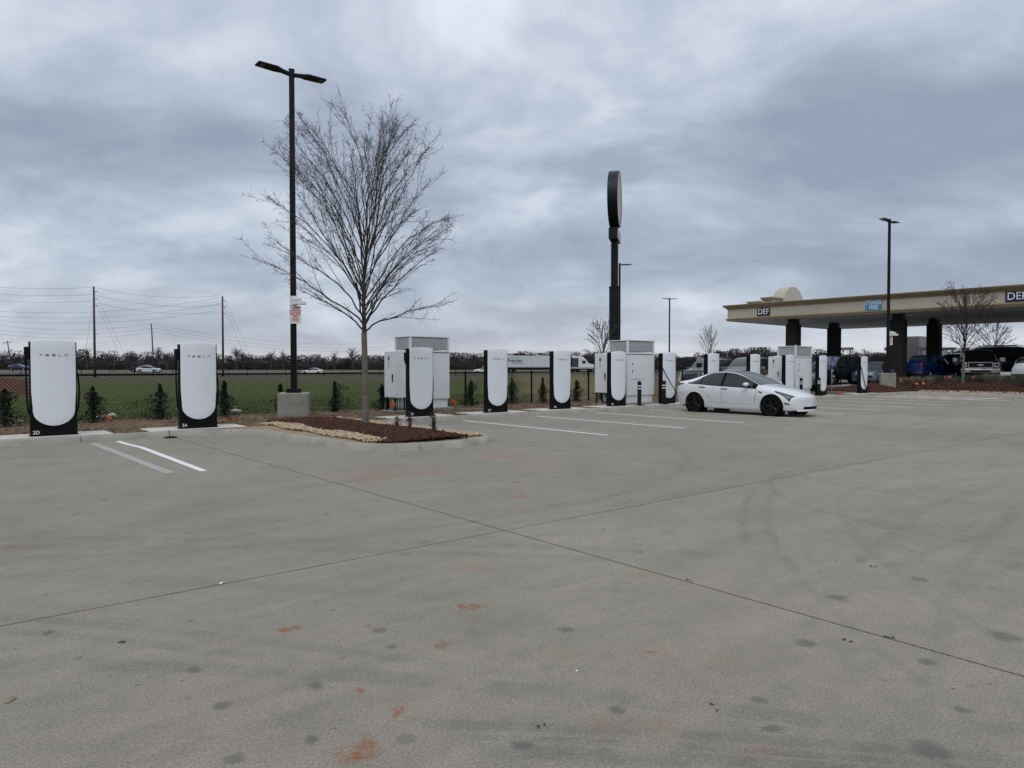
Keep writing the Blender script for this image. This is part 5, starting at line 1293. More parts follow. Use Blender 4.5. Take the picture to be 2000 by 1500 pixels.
EV = dict(L=4.69, axles=(.845, 3.72), rw=.335, ra=.375, bowf=.42, bowr=.22, nose=.8, tens=.6,
  zr=[(0, .655), (.10, .705), (.3, .775), (.6, .865), (1.0, .945), (1.25, .985), (1.45, 1.075), (1.75, 1.215), (2.05, 1.335), (2.35, 1.415), (2.65, 1.445), (3.0, 1.435), (3.4, 1.375), (3.8, 1.27), (4.15, 1.165), (4.42, 1.105), (4.6, 1.075), (4.69, .98)],
  zrail=[(0, .625), (.10, .67), (.3, .735), (.6, .82), (1.0, .90), (1.25, .95), (1.45, 1.03), (1.75, 1.165), (2.05, 1.28), (2.35, 1.355), (2.65, 1.385), (3.0, 1.37), (3.4, 1.305), (3.8, 1.195), (4.15, 1.105), (4.42, 1.065), (4.6, 1.04), (4.69, .95)],
  wr=[(0, .50), (.3, .60), (.6, .66), (1.0, .72), (1.3, .73), (1.7, .655), (2.1, .60), (2.65, .575), (3.2, .575), (3.8, .61), (4.2, .64), (4.6, .62), (4.69, .56)],
  zbelt=[(0, .565), (.10, .605), (.3, .665), (.6, .735), (1.0, .81), (1.4, .855), (2.0, .885), (3.0, .925), (3.7, .965), (4.2, .985), (4.6, .985), (4.69, .90)],
  wb=[(0, .68), (.15, .745), (.4, .82), (.8, .875), (1.4, .885), (2.4, .89), (3.3, .89), (3.8, .885), (4.3, .83), (4.6, .76), (4.69, .70)],
  zw=[(0, .42), (.3, .50), (.9, .60), (2, .62), (3.7, .66), (4.4, .70), (4.69, .70)],
  w=[(0, .74), (.15, .81), (.4, .88), (.8, .92), (1.5, .915), (2.4, .915), (3.3, .925), (3.8, .925), (4.3, .88), (4.6, .81), (4.69, .76)],
  ws=[(0, .70), (.2, .78), (.5, .83), (1.4, .85), (2.4, .86), (3.3, .86), (4.2, .82), (4.69, .70)],
  zb=[(0, .21), (.2, .18), (.6, .17), (2.4, .16), (4.0, .18), (4.4, .24), (4.69, .32)])
def scaled(sp, sx_=1, sy=1, sz=1, **kw):
    o = dict(sp)
    for k in ('zr', 'zrail', 'wr', 'zbelt', 'wb', 'zw', 'w', 'ws', 'zb'):
        f = sz if k[0] == 'z' else sy; o[k] = [(x * sx_, v * f) for x, v in sp[k]]
    o['L'] = sp['L'] * sx_; o['axles'] = tuple(a * sx_ for a in sp['axles']); o.update(kw); return o
SUV = dict(L=4.95, axles=(.93, 3.85), rw=.38, ra=.425, bowf=.30, bowr=.16, nose=.6, tens=.5,
  zr=[(0, .84), (.08, .98), (.3, 1.06), (.8, 1.12), (1.2, 1.17), (1.35, 1.20), (1.6, 1.38), (1.9, 1.58), (2.15, 1.70), (2.5, 1.755), (3.2, 1.765), (4.0, 1.745), (4.55, 1.70), (4.75, 1.60), (4.95, 1.20)],
  zrail=[(0, .80), (.08, .93), (.3, 1.01), (.8, 1.075), (1.2, 1.12), (1.35, 1.15), (1.6, 1.32), (1.9, 1.51), (2.15, 1.625), (2.5, 1.68), (3.2, 1.69), (4.0, 1.67), (4.55, 1.62), (4.75, 1.52), (4.95, 1.15)],
  wr=[(0, .62), (.3, .74), (.8, .78), (1.3, .80), (1.7, .74), (2.2, .68), (3.2, .67), (4.2, .66), (4.7, .66), (4.95, .68)],
  zbelt=[(0, .74), (.1, .86), (.4, .94), (1.0, 1.0), (2, 1.03), (3.5, 1.06), (4.5, 1.09), (4.95, 1.06)],
  wb=[(0, .74), (.15, .84), (.5, .91), (1.2, .935), (3.5, .935), (4.4, .91), (4.95, .82)],
  zw=[(0, .6), (.5, .70), (3.5, .76), (4.95, .8)], w=[(0, .80), (.15, .89), (.5, .955), (1.2, .97), (3.6, .97), (4.5, .945), (4.95, .87)],
  ws=[(0, .74), (.4, .88), (1.2, .91), (3.8, .91), (4.95, .82)], zb=[(0, .30), (.5, .26), (4, .27), (4.95, .36)])
PICK = dict(L=5.9, axles=(1.0, 4.6), rw=.42, ra=.47, bowf=.14, bowr=.05, nose=.5, tens=.35, xadd=(3.88, 3.92, 3.96, 4.0),
  zr=[(0, 1.12), (.06, 1.27), (.3, 1.31), (1.2, 1.37), (1.45, 1.40), (1.75, 1.62), (2.0, 1.80), (2.2, 1.90), (2.6, 1.95), (3.5, 1.94), (3.75, 1.90), (3.9, 1.42), (4.0, 1.36), (5.6, 1.37), (5.9, 1.37)],
  zrail=[(0, 1.08), (.06, 1.22), (.3, 1.27), (1.2, 1.33), (1.45, 1.36), (1.75, 1.56), (2.0, 1.73), (2.2, 1.83), (2.6, 1.875), (3.5, 1.865), (3.75, 1.82), (3.9, 1.40), (4.0, 1.36), (5.6, 1.37), (5.9, 1.37)],
  wr=[(0, .72), (.3, .84), (1.3, .87), (1.8, .80), (2.3, .73), (3.6, .73), (3.9, .84), (4.1, .90), (5.9, .90)],
  zbelt=[(0, 1.0), (.1, 1.13), (.5, 1.19), (2, 1.22), (3.6, 1.24), (4.0, 1.30), (5.9, 1.31)],
  wb=[(0, .84), (.15, .93), (.5, .97), (2, .98), (5.5, .98), (5.9, .96)], zw=[(0, .8), (5.9, .85)], w=[(0, .88), (.15, .96), (.6, 1.0), (5.5, 1.0), (5.9, .98)],
  ws=[(0, .84), (.5, .94), (5.9, .94)], zb=[(0, .42), (.5, .40), (5, .42), (5.9, .55)])
def vehicle(name, label, cat, kind, mat, loc, heading, group=None, rim=M_RIMS, lod=1, sc=1.0, trim=M_INSIDE):
    sp = dict(ev=EV, sedan=SED, suv=SUV, pickup=PICK)[kind]; c = Car(sp); hx, hy = heading
    root = thing(name, label, cat, loc, math.atan2(hy, hx), group); root.scale = (sc, sc, sc)
    c.body(root, mat, 150 if lod == 2 else (80 if lod else 40), 8 if lod == 2 else 5)
    L = c.L
    if kind in ('ev', 'sedan'):
        # dark window surround, then separate panes
        def thi(x): return 4.93 if x < 3.2 else lerp(4.93, 4.22, float(sstep(3.2, 4.08, x)) ** 1.0)
        def tlo(x): return 4.06
        c.patch('window_surround', np.linspace(1.36, 4.08, 46), lambda x: 4.03, lambda x: min(4.97, thi(x) + .045), M_INSIDE, root, .003)
        c.patch('front_side_window', np.linspace(1.52, 2.60, 20), lambda x: 4.10, lambda x: thi(x) - .02, M_GLASS, root, .008)
        c.patch('rear_side_window', np.linspace(2.70, 3.48, 16), lambda x: 4.10, lambda x: thi(x) - .02, M_GLASS, root, .008)
        c.patch('quarter_window', np.linspace(3.52, 3.98, 10), lambda x: 4.10, lambda x: max(4.12, thi(x) - .03), M_GLASS, root, .008)
        c.patch_across('windscreen', np.linspace(1.30, 2.08, 16), lambda x: 5.10, M_GLASS2, root, .005)
        c.patch_across('rear_window', np.linspace(3.42, 4.30, 14), lambda x: lerp(5.12, 5.35, (x - 3.42) / .9), M_GLASS, root, .005)
        if kind == 'ev': c.patch_across('glass_roof', np.linspace(2.10, 3.40, 18), lambda x: 5.13, simple('roof_glass_grey', (.035, .037, .042), .16) if 'roof_glass_grey' not in MATS else MATS['roof_glass_grey'], root, .0045)
        # shut lines
        if lod:
            for x0, x1, t0, t1 in ((1.40, 1.34, 2.35, 4.0), (2.655, 2.64, 2.3, 4.02)):
                rows = []; 
                for sd in (1, -1):
                    P = []
                    for f in np.linspace(0, 1, 14):
                        x = lerp(x0, x1, f); t = lerp(t0, t1, f); a = c.pts(x - .005, [t], sd)[0]; b = c.pts(x + .005, [t], sd)[0]; o_ = np.array((0, sd * .0025, 0)); P.append((a + o_, b + o_))
                    MB().grid(np.array(P)).build('door_seam', M_INSIDE, root)
            for sd in (1, -1):
                P = []
                for f in np.linspace(0, 1, 22):      # rear door edge sweeps round the wheel arch
                    x = 3.30 + .38 * (f ** 1.6) - .30 * (1 - f) ** 2.2; t = lerp(2.4, 4.05, f); a = c.pts(x - .005, [t], sd)[0]; b = c.pts(x + .005, [t], sd)[0]; o_ = np.array((0, sd * .0025, 0)); P.append((a + o_, b + o_))
                MB().grid(np.array(P)).build('door_seam', M_INSIDE, root)
            for xa in (2.42, 3.30): c.patch('door_handle', np.linspace(xa, xa + .23, 5), 3.66, 3.76, M_SATIN if kind == 'ev' else M_CHROME, root, .006, 3)
            c.patch('door_crease', np.linspace(1.55, 3.15, 20), 2.42, 2.50, mat, root, .012, 4)
            c.patch('side_repeater', np.linspace(1.12, 1.26, 5), lambda x: 3.58 - .12 * (1.26 - x) / .14, lambda x: 3.62 + .10 * (x - 1.12) / .14, M_INSIDE, root, .005, 3)
        for sd in (1, -1):
            m_ = MB().lathe([(0, -.115), (.05, -.11), (.078, -.04), (.085, .04), (.065, .10), (0, .11)], 14, axis='Y'); m_.v = [(v[0] * 1.0, v[1], v[2] * .78) for v in m_.v]
            wbx = float(c.c['wb'](1.6)); o = m_.build('door_mirror', mat, root, smooth=True, loc=(L / 2 - 1.66, sd * (wbx + .125), 1.0)); MB().box((0, -sd * .11, -.05), (.06, .12, .04)).build('mirror_arm', M_INSIDE, o)
        c.patch('headlight', np.linspace(.06, .70, 16), lambda x: lerp(3.25, 4.30, ((x - .06) / .64) ** .7), lambda x: lerp(4.62, 4.48, (x - .06) / .64), M_INSIDE, root, .004, 5)
        c.patch('headlight_lens', np.linspace(.09, .56, 12), lambda x: lerp(3.45, 4.24, ((x - .09) / .47) ** .75), lambda x: lerp(4.50, 4.40, (x - .09) / .47), M_HEAD, root, .009, 5)
        c.patch('tail_light', np.linspace(L - .42, L - .02, 10), lambda x: lerp(3.92, 3.62, (x - L + .42) / .4), lambda x: lerp(4.12, 4.15, (x - L + .42) / .4), M_TAIL if kind != 'ev' else simple('dark_tail_lamp', (.035, .006, .007), .2) if 'dark_tail_lamp' not in MATS else MATS['dark_tail_lamp'], root, .006, 4)
        # bumper details
        zf = L / 2
        c.patch('fog_slot', np.linspace(.05, .22, 8), 2.66, 2.86, M_INSIDE, root, .006, 3)
        lw = MB()
        g_ = []
        for yy in np.linspace(-.40, .40, 17):
            xx = zf + .046 - .42 * (abs(yy) / .925) ** 2.2; g_.append([(xx + .000, yy, .245), (xx + .012, yy, .29), (xx + .010, yy, .325)])
        lw.grid(np.array(g_)).build('lower_grille', M_INSIDE, root, smooth=True)
        g_ = []
        for yy in np.linspace(-.62, .62, 17):
            xx = zf + .035 - .42 * (abs(yy) / .925) ** 2.2; g_.append([(xx - .06, yy, .165), (xx + .02, yy, .175), (xx + .025, yy, .20), (xx + .0, yy, .235)])
        MB().grid(np.array(g_)).build('front_lip', mat if kind == 'ev' else M_INSIDE, root, smooth=True)
        if kind == 'sedan':
            g_ = []
            for yy in np.linspace(-.5, .5, 13):
                xx = zf + .06 - .42 * (abs(yy) / .925) ** 2.2; g_.append([(xx + .012, yy, .44), (xx + .016, yy, .50), (xx + .008, yy, .56)])
            MB().grid(np.array(g_)).build('upper_grille', M_SATIN, root, smooth=True)
    if kind == 'suv':
        c.patch('window_surround', np.linspace(1.52, 4.62, 40), 4.05, 4.95, M_INSIDE, root, .003)
        for a, b, nm in ((1.70, 2.62, 'front_side_window'), (2.72, 3.58, 'rear_side_window'), (3.68, 4.50, 'quarter_window')):
            c.patch(nm, np.linspace(a, b, 14), lambda x: 4.12 + (.45 * max(0, (x - 4.1) / .4) if nm[0] == 'q' else 0), 4.88, M_GLASS, root, .008)
        c.patch_across('windscreen', np.linspace(1.40, 2.10, 12), 5.08, M_GLASS2, root, .006)
        c.patch_across('rear_window', np.linspace(4.60, 4.88, 6), 5.15, M_GLASS, root, .006)
        c.patch('headlight', np.linspace(.06, .46, 8), lambda x: lerp(3.6, 3.95, (x - .06) / .4), lambda x: lerp(4.15, 4.2, (x - .06) / .4), M_HEAD, root, .006, 4)
        c.patch('tail_light', np.linspace(L - .30, L - .03, 6), 3.55, 4.1, M_TAIL, root, .006, 4)
        c.patch('sill_cladding', np.linspace(.35, L - .3, 30), 1.5, 2.35, trim, root, .006, 4)
        for sd in (1, -1):
            MB().tube([(L / 2 - 2.2, sd * .6, 1.74), (L / 2 - 2.5, sd * .62, 1.80), (L / 2 - 4.2, sd * .61, 1.79), (L / 2 - 4.4, sd * .6, 1.73)], .02, 6).build('roof_rail', M_CHROME if mat is M_PDARK else M_SATIN, root)
            MB().box((L / 2 - 1.78, sd * 1.05, 1.13), (.16, .22, .17)).build('door_mirror', mat, root, bevel=.04)
            for xa in (2.45, 3.4): MB().box((L / 2 - xa, sd * .955, .97), (.2, .03, .03)).build('door_handle', M_CHROME, root)
        MB().bb(L / 2 + .02, L / 2 + .075, -.52, .52, .62, .84).build('grille', M_SATIN, root, bevel=.02)
        gb = MB(); [gb.bb(L / 2 + .07, L / 2 + .085, -.5, .5, .65 + k_ * .06, .67 + k_ * .06) for k_ in range(3)]; gb.build('grille_bars', M_CHROME, root)
        MB().bb(L / 2 - .02, L / 2 + .06, -.6, .6, .33, .48).build('lower_intake', M_INSIDE, root, bevel=.02)
    if kind == 'pickup':
        for a, b, nm in ((1.78, 2.66, 'front_side_window'), (2.76, 3.58, 'rear_side_window')): c.patch(nm, np.linspace(a, b, 12), 4.10, 4.90, M_GLASS, root, .008)
        c.patch_across('windscreen', np.linspace(1.50, 2.14, 12), 5.06, M_GLASS2 if mat is not M_PBLACK else M_GLASS, root, .006)
        c.patch_across('rear_window', np.linspace(3.775, 3.885, 6), 5.3, M_GLASS, root, .012)
        bd = MB().bb(-L / 2 + .08, L / 2 - 4.05, -.78, .78, 1.365, 1.385).build('load_bed_floor', M_INSIDE, root)
        fr = L / 2
        gr = MB().bb(fr - .01, fr + .06, -.56, .56, .86, 1.16).build('grille', M_SATIN, root, bevel=.01)
        m_ = MB()
        for z in (.86, 1.16): m_.bb(fr + .05, fr + .085, -.60, .60, z - .022, z + .022)
        for y in (-.58, .58): m_.bb(fr + .05, fr + .085, y - .022, y + .022, .88, 1.14)
        m_.build('grille_surround', M_CHROME, gr)
        el = MB().lathe([(0, .092), (.10, .09), (.105, .08)], 16, axis='X', c=(fr, 0, 0)); el.v = [(v[0], v[1] * 1.5, v[2] * .62 + 1.01) for v in el.v]; el.build('oval_emblem', M_CHROME, gr)
        for sd in (1, -1):
            h = MB().bb(fr - .12, fr + .03, min(sd * .64, sd * .90), max(sd * .64, sd * .90), .86, 1.16).build('headlight', M_CHROME, root, bevel=.02)
            MB().lathe([(0, .045), (.075, .04)], 12, axis='X', c=(fr, sd * .78, 1.03)).build('lamp', M_INSIDE, h)
            MB().box((fr - 1.75, sd * 1.18, 1.33), (.12, .26, .30)).build('door_mirror', M_SATIN if mat is not M_PBLACK else M_CHROME, root, bevel=.04)
            MB().bb(-L / 2 - .02, -L / 2 + .08, min(sd * .86, sd * .99), max(sd * .86, sd * .99), .95, 1.28).build('tail_light', M_TAIL, root, bevel=.01)
            for xa in (2.5, 3.5): MB().box((fr - xa, sd * 1.0, 1.14), (.2, .03, .035)).build('door_handle', M_CHROME, root)
        MB().bb(fr - .05, fr + .13, -.96, .96, .56, .80).build('front_bumper', M_CHROME, root, bevel=.03)
        MB().bb(fr + .125, fr + .137, -.5, .5, .60, .70).build('bumper_slot', M_INSIDE, root)
        MB().bb(-L / 2 - .12, -L / 2 + .05, -.95, .95, .55, .74).build('rear_bumper', M_CHROME, root, bevel=.02)
        MB().bb(-L / 2 - .03, -L / 2 + .02, -.80, .80, .82, 1.36).build('tailgate', mat, root, bevel=.015)
        MB().bb(-L / 2 - .04, -L / 2 - .028, -.22, .22, 1.22, 1.28).build('tailgate_handle', M_INSIDE, root)
    c.wheels(root, rim, 5 if kind != 'pickup' else 6, .23 if kind != 'pickup' else .27, lod)
    return root
SED = dict(EV); SED.update(L=4.69, nose=.6,
  zr=[(0, .70), (.08, .80), (.3, .87), (.8, .94), (1.2, .99), (1.35, 1.02), (1.6, 1.14), (1.9, 1.29), (2.15, 1.39), (2.45, 1.445), (2.8, 1.455), (3.2, 1.42), (3.55, 1.33), (3.85, 1.20), (4.05, 1.12), (4.4, 1.10), (4.6, 1.08), (4.69, .98)],
  zrail=[(0, .66), (.08, .76), (.3, .83), (.8, .90), (1.2, .95), (1.35, .98), (1.6, 1.09), (1.9, 1.235), (2.15, 1.33), (2.45, 1.385), (2.8, 1.39), (3.2, 1.35), (3.55, 1.265), (3.85, 1.15), (4.05, 1.08), (4.4, 1.06), (4.6, 1.04), (4.69, .95)])
n_dir = (NX, NY); u_dir = (UX, UY)
ev = vehicle('electric_sedan', 'clean white sedan with black wheels plugged in at the kerb', 'car', 'ev', M_PWHITE, st(6.97, 1.62 + 2.345, .004), n_dir, rim=M_RIMB, lod=2)
# cable from the post marked 4C to the left rear of the white sedan
a = st(7.62, .10, 1.50); b = st(7.95, .2, .95); d = st(8.02, .95, .62); e = st(8.03, 1.92, .96)
tag(cab_path([tuple(st(7.60, -.06, 1.62)), tuple(st(7.60, .08, 1.38)), tuple(st(7.85, .16, .98)), tuple(st(8.25, .22, .52)), tuple(st(8.35, .6, .30)), tuple(st(8.25, 1.3, .45)), tuple(st(7.88, 1.95, .90))], 8, .019).build('charging_cable', M_RUBBER, smooth=True), 'black charging cable running from the post marked 4C to the white sedan', 'cable')
def atz(px, Y): return at(px, Y, az(Y))
pk = 'vehicles parked at the filling station'
vehicle('sports_utility_car', 'dark grey sports utility car seen over the rear of the white sedan', 'car', 'suv', M_PDARK, atz(1386, 42.5), (-.60, -.80), pk, sc=1.0)
vehicle('minivan', 'gold tan family car with a sloping bonnet behind the white sedan roof', 'car', 'suv', M_PTAN, atz(1462, 42.0), (-.62, -.78), pk, sc=1.05)
vehicle('silver_sedan', 'pale silver sedan mostly hidden by the third power cabinet', 'car', 'sedan', M_PSILV, atz(1545, 41.2), (-.72, -.69), pk)
vehicle('red_hatchback', 'dark red car glimpsed left of the third power cabinet', 'car', 'suv', M_PRED, atz(1522, 55), (-.5, -.86), pk, lod=0)
vehicle('sports_utility_car', 'black sports utility car with bright window line behind the blue sign', 'car', 'suv', M_PNAVY, atz(1625, 47.5), (-.80, -.60), pk, sc=1.06)
vehicle('grey_sedan', 'blue grey sedan parked behind the last charging post and lamp block', 'car', 'sedan', M_PGREY, atz(1706, 47.3), (-.66, -.75), pk, sc=1.0)
vehicle('pickup_truck', 'bright blue pickup truck seen from its tailgate by the fuel pumps', 'pickup truck', 'pickup', M_PBLUE, atz(1810, 51.5), (.80, .60), pk, sc=.97)
vehicle('pickup_truck', 'large black pickup truck with chrome grille behind the end bed', 'pickup truck', 'pickup', M_PBLACK, atz(1908, 50.5), (-.50, -.866), pk, sc=1.16)
vehicle('pickup_truck', 'grey pickup truck half hidden between blue pickup and chrome grille', 'pickup truck', 'pickup', M_PDARK, atz(1870, 59), (.72, -.69), pk, lod=0)
vehicle('sports_utility_car', 'white sports utility car cut off by the right edge of the view', 'car', 'suv', M_PWHITE, at(2052, 44.6, .36), (.90, .43), pk, sc=1.06)
vehicle('black_van', 'tall black vehicle behind the white sports utility car at the right edge', 'car', 'suv', M_PBLACK, atz(1985, 60), (.9, -.43), pk, lod=0, sc=1.45)
# box truck under the canopy
M_TRUCKBOX = simple('truck_box_grey', (.20, .20, .205), .5, var=.08, scale=.6)
bt = thing('box_truck', 'grey box truck standing under the canopy behind the blue pickup', 'truck', atz(1796, 70), math.atan2(.62, .78), pk)
MB().bb(-3.2, 2.2, -1.2, 1.2, .95, 3.45).build('cargo_box', M_TRUCKBOX, bt, bevel=.03)
rb = MB()
for i in range(9): rb.bb(-3.15 + i * .65, -3.11 + i * .65, -1.212, -1.2, 1.0, 3.4)
rb.build('side_ribs', M_STEEL, bt)
MB().bb(2.25, 4.0, -1.05, 1.05, .7, 2.3).build('cab', M_PDARK, bt, bevel=.12); MB().bb(3.97, 4.02, -.85, .85, 1.5, 2.1).build('windscreen', M_GLASS, bt)
MB().bb(-3.2, 3.8, -.9, .9, .55, .95).build('chassis', M_INSIDE, bt)
for x in (-1.9, 3.1):
    for sd in (1, -1):
        o = MB().lathe([(.3, -.13), (.46, -.13), (.5, -.05), (.5, .05), (.46, .13), (.3, .13)], 20, axis='Y', closed=True).build('wheel', M_RUBBER, bt, smooth=True, loc=(x, sd * 1.0, .5)); MB().lathe([(.3, -.12), (.3, .12), (0, .06)], 16, axis='Y').lathe([(0, -.06), (.3, -.12)], 16, axis='Y').build('rim', M_CAB, o)
# highway traffic
hwg = 'vehicles on the highway'
vehicle('white_sedan', 'white sedan on the highway left of the post marked 3A', 'car', 'sedan', M_PWHITE, at(291, 150, .28), (1, 0), hwg, lod=0, sc=1.05)
vehicle('dark_sports_utility', 'dark sports utility car on the highway behind the white sedan', 'car', 'suv', M_PNAVY, at(276, 173, .28), (-1, 0), hwg, lod=0)
vehicle('blue_sedan', 'dark blue sedan on the highway at the far left edge', 'car', 'sedan', M_PNAVY if False else paint('deep_blue_paint', (.02, .02, .12)), at(38, 172, .75), (1, 0), hwg, lod=0)
vehicle('white_sedan', 'white sedan on the highway between the lamp post and the island tree', 'car', 'sedan', M_PWHITE, at(611, 154, -.15), (-1, 0), hwg, lod=0)
vehicle('white_sports_utility', 'white sports utility car on the highway left of the post marked 3C', 'car', 'suv', M_PWHITE, at(947, 152, -.1), (-1, 0), hwg, lod=0)
M_TRAILER = simple('trailer_white', (.50, .52, .53), .5, var=.05, scale=.3); M_GREENLOGO = simple('logo_green', (.02, .055, .045), .5)
tr = thing('semi_trailer', 'long white box trailer with green lettering on the highway', 'trailer', at(1045, 176, .28), 0, hwg)
tb = MB().bb(-8, 8, -1.25, 1.25, 1.15, 4.0).build('cargo_box', M_TRAILER, tr, bevel=.03)
rb = MB(); [rb.bb(-8 + i * 1.6 - .02, -8 + i * 1.6 + .02, -1.258, -1.25, 1.2, 3.95) for i in range(1, 10)]; rb.build('side_seams', M_CAB, tb)
MB().bb(-8, 8, -1.26, 1.26, 1.10, 1.22).build('lower_rail', M_STEEL, tb); MB().bb(-6, 6, -1.1, 1.1, .5, 1.1).build('side_skirt', M_SATIN, tr)
text_on('lettering', 'Premier', 1.25, M_GREENLOGO, tb, (-5.0, -1.265, 2.75), (R(90), 0, 0), bold=.02, sx=.92)
text_on('lettering', 'TRUCK LINES', .42, M_GREENLOGO, tb, (-4.2, -1.265, 2.05), (R(90), 0, 0))
MB().bb(-6.6, -3.6, -1.268, -1.264, 3.38, 3.44).build('logo_line', M_GREENLOGO, tb)
for x in (-6.6, -5.3):
    for sd in (1, -1): MB().lathe([(0, -.14), (.3, -.14), (.5, -.12), (.52, 0), (.5, .12), (.3, .14), (0, .14)], 16, axis='Y').build('wheel', M_RUBBER, tr, smooth=True, loc=(x, sd * 1.0, .5))
tk = thing('semi_tractor', 'white sleeper cab truck pulling the lettered trailer', 'truck', at(1136, 176, .28), 0, hwg)
mb = MB(); prof_ = [(-3.0, .8), (2.9, .8), (3.0, 1.75), (1.6, 2.1), (1.0, 2.95), (.2, 3.7), (-2.2, 4.0), (-2.4, 3.9), (-2.4, 1.1), (-3.0, 1.1)]
mb.prism([(p[0], p[1]) for p in prof_], -1.2, 1.2, fn=lambda x, y, z: (x, z, y)); mb.build('cab', M_PWHITE, tk, bevel=.08)
MB().bb(-2.4, -.9, -1.21, 1.21, 1.2, 3.4).build('sleeper_side', M_PDARK, tk); MB().box((1.32, 0, 2.55), (.05, 1.9, .75), ry=R(-35)).build('windscreen', M_GLASS, tk); MB().bb(.0, .9, -1.215, 1.215, 2.05, 2.8).build('side_window', M_GLASS, tk)
for x in (-2.3, -1.0, 2.1):
    for sd in (1, -1): MB().lathe([(0, -.14), (.3, -.14), (.5, -.12), (.52, 0), (.5, .12), (.3, .14), (0, .14)], 16, axis='Y').build('wheel', M_RUBBER, tk, smooth=True, loc=(x, sd * 1.0, .5))

# ------------------------------------------------------------------ shrubs
def leaf_cloud(n, fn, size, rr, asp=.5):
    V = []; Fc = []
    for _ in range(n):
        p, nr = fn(rr); s = size * rr.uniform(.6, 1.3); a = Vector((rr.gauss(0, 1), rr.gauss(0, 1), rr.gauss(0, 1))).normalized(); b = a.cross(Vector((rr.gauss(0, 1), rr.gauss(0, 1), rr.gauss(0, 1)))).normalized()
        p = Vector(p); o = len(V); V += [tuple(p - a * s), tuple(p + b * s * asp), tuple(p + a * s), tuple(p - b * s * asp)]; Fc.append((o, o + 1, o + 2, o + 3))
    return V, Fc
def shrub(name, label, loc, h, w_, mat, seed, n=900, size=.035, kind='cone', group=None, stems=5, cat='shrub', stemmat=None):
    rr = random.Random(seed); t = thing(name, label, cat, loc, rr.uniform(0, 6), group)
    lob = [(rr.uniform(0, 6.28), rr.uniform(.1, .9), rr.uniform(.25, .5)) for _ in range(9)]
    def fn(r):
        while True:
            z = r.random() ** (.9 if kind == 'cone' else 1.0); a = r.uniform(0, 6.28)
            rad = w_ / 2 * ((1 - z) ** .7 * (.7 + .3 * min(1, z * 4)) * (.8 + .35 * math.sin(z * 11 + seed)) if kind == 'cone' else math.sqrt(max(0, 1 - (2 * z - 1) ** 2)) if kind == 'ball' else (1 - .35 * z))
            for la, lz, lr in lob: rad *= 1 + 1.0 * lr * math.exp(-((z - lz) / .18) ** 2) * math.cos(a - la)
            q = rad * min(1.1, abs(r.gauss(0, .75)))
            if r.random() < .86 or q < rad * .8: return (q * math.cos(a), q * math.sin(a), z * h + .03), None
    V, Fc = leaf_cloud(n, fn, size, rr); place('foliage', bulk('foliage', V, Fc, mat), t)
    m = MB()
    for i in range(stems): a = rr.uniform(0, 6.28); q = w_ * rr.uniform(.05, .32); m.tube([(0, 0, -.05), (q * .5 * math.cos(a), q * .5 * math.sin(a), h * .4), (q * math.cos(a), q * math.sin(a), h * rr.uniform(.7, .98))], [.012, .009, .004], 4)
    m.build('stem', stemmat or M_TWIG, t); return t
hg = 'young holly shrubs planted along the fence'
TF = -3.55
for i, (px, topy, wpx, lab) in enumerate(((8, 763, 60, 'broad dark holly shrub at the left edge of the view by the fence'), (181, 757, 34, 'dark holly shrub between the 2D post and the leaning flag'), (312, 752, 34, 'holly shrub with a leafy left foot just left of the post marked 3A'),
        (438, 746, 32, 'dark holly shrub just right of the post marked 3A'), (548, 752, 20, 'thin holly shrub partly behind the lamp post concrete block'), (653, 747, 24, 'narrow upright holly shrub between concrete block and island tree'),
        (746, 752, 16, 'holly shrub mostly hidden by the first switch cabinet'), (920, 744, 22, 'thin holly shrub right of the first power cabinet by a fence post'), (1000, 740, 22, 'holly shrub just right of the post marked 3C'),
        (1060, 739, 16, 'slim holly shrub midway between the 3C and 4A posts'), (1126, 744, 20, 'holly shrub just right of the post marked 4A'), (1176, 744, 16, 'holly shrub left of the post marked 4B'))):
    s_ = sx(px, TF); p = st(s_, TF, .12); h = zpx(topy, p.y) - .12; w_ = wpx / F * p.y * 1.8
    shrub('holly_shrub', lab, p, h, w_, M_HOLLY, 100 + i, 1900, .032, 'cone', hg)
for i, (s_, t_, h, w_, lab) in enumerate(((-6.1, 3.2, .24, .22, 'small maroon shrub on the island, nearest the tree'), (-6.25, 4.0, .40, .17, 'leggy two tier maroon shrub in the middle of the island row'), (-6.25, 4.95, .42, .19, 'upright maroon shrub nearest the island tip'))):
    shrub('maroon_shrub', lab, st(s_, t_, .16), h, w_, M_REDLEAF, 200 + i, 150, .024, 'ball' if i < 2 else 'col', 'small maroon shrubs on the island', 6)
def bedz(p): s_, t_ = inv(p.x, p.y); return float(terrain_z(np.array(p.x), np.array(p.y), np.array(s_), np.array(t_)))
bg_ = 'low plants in the end bed'
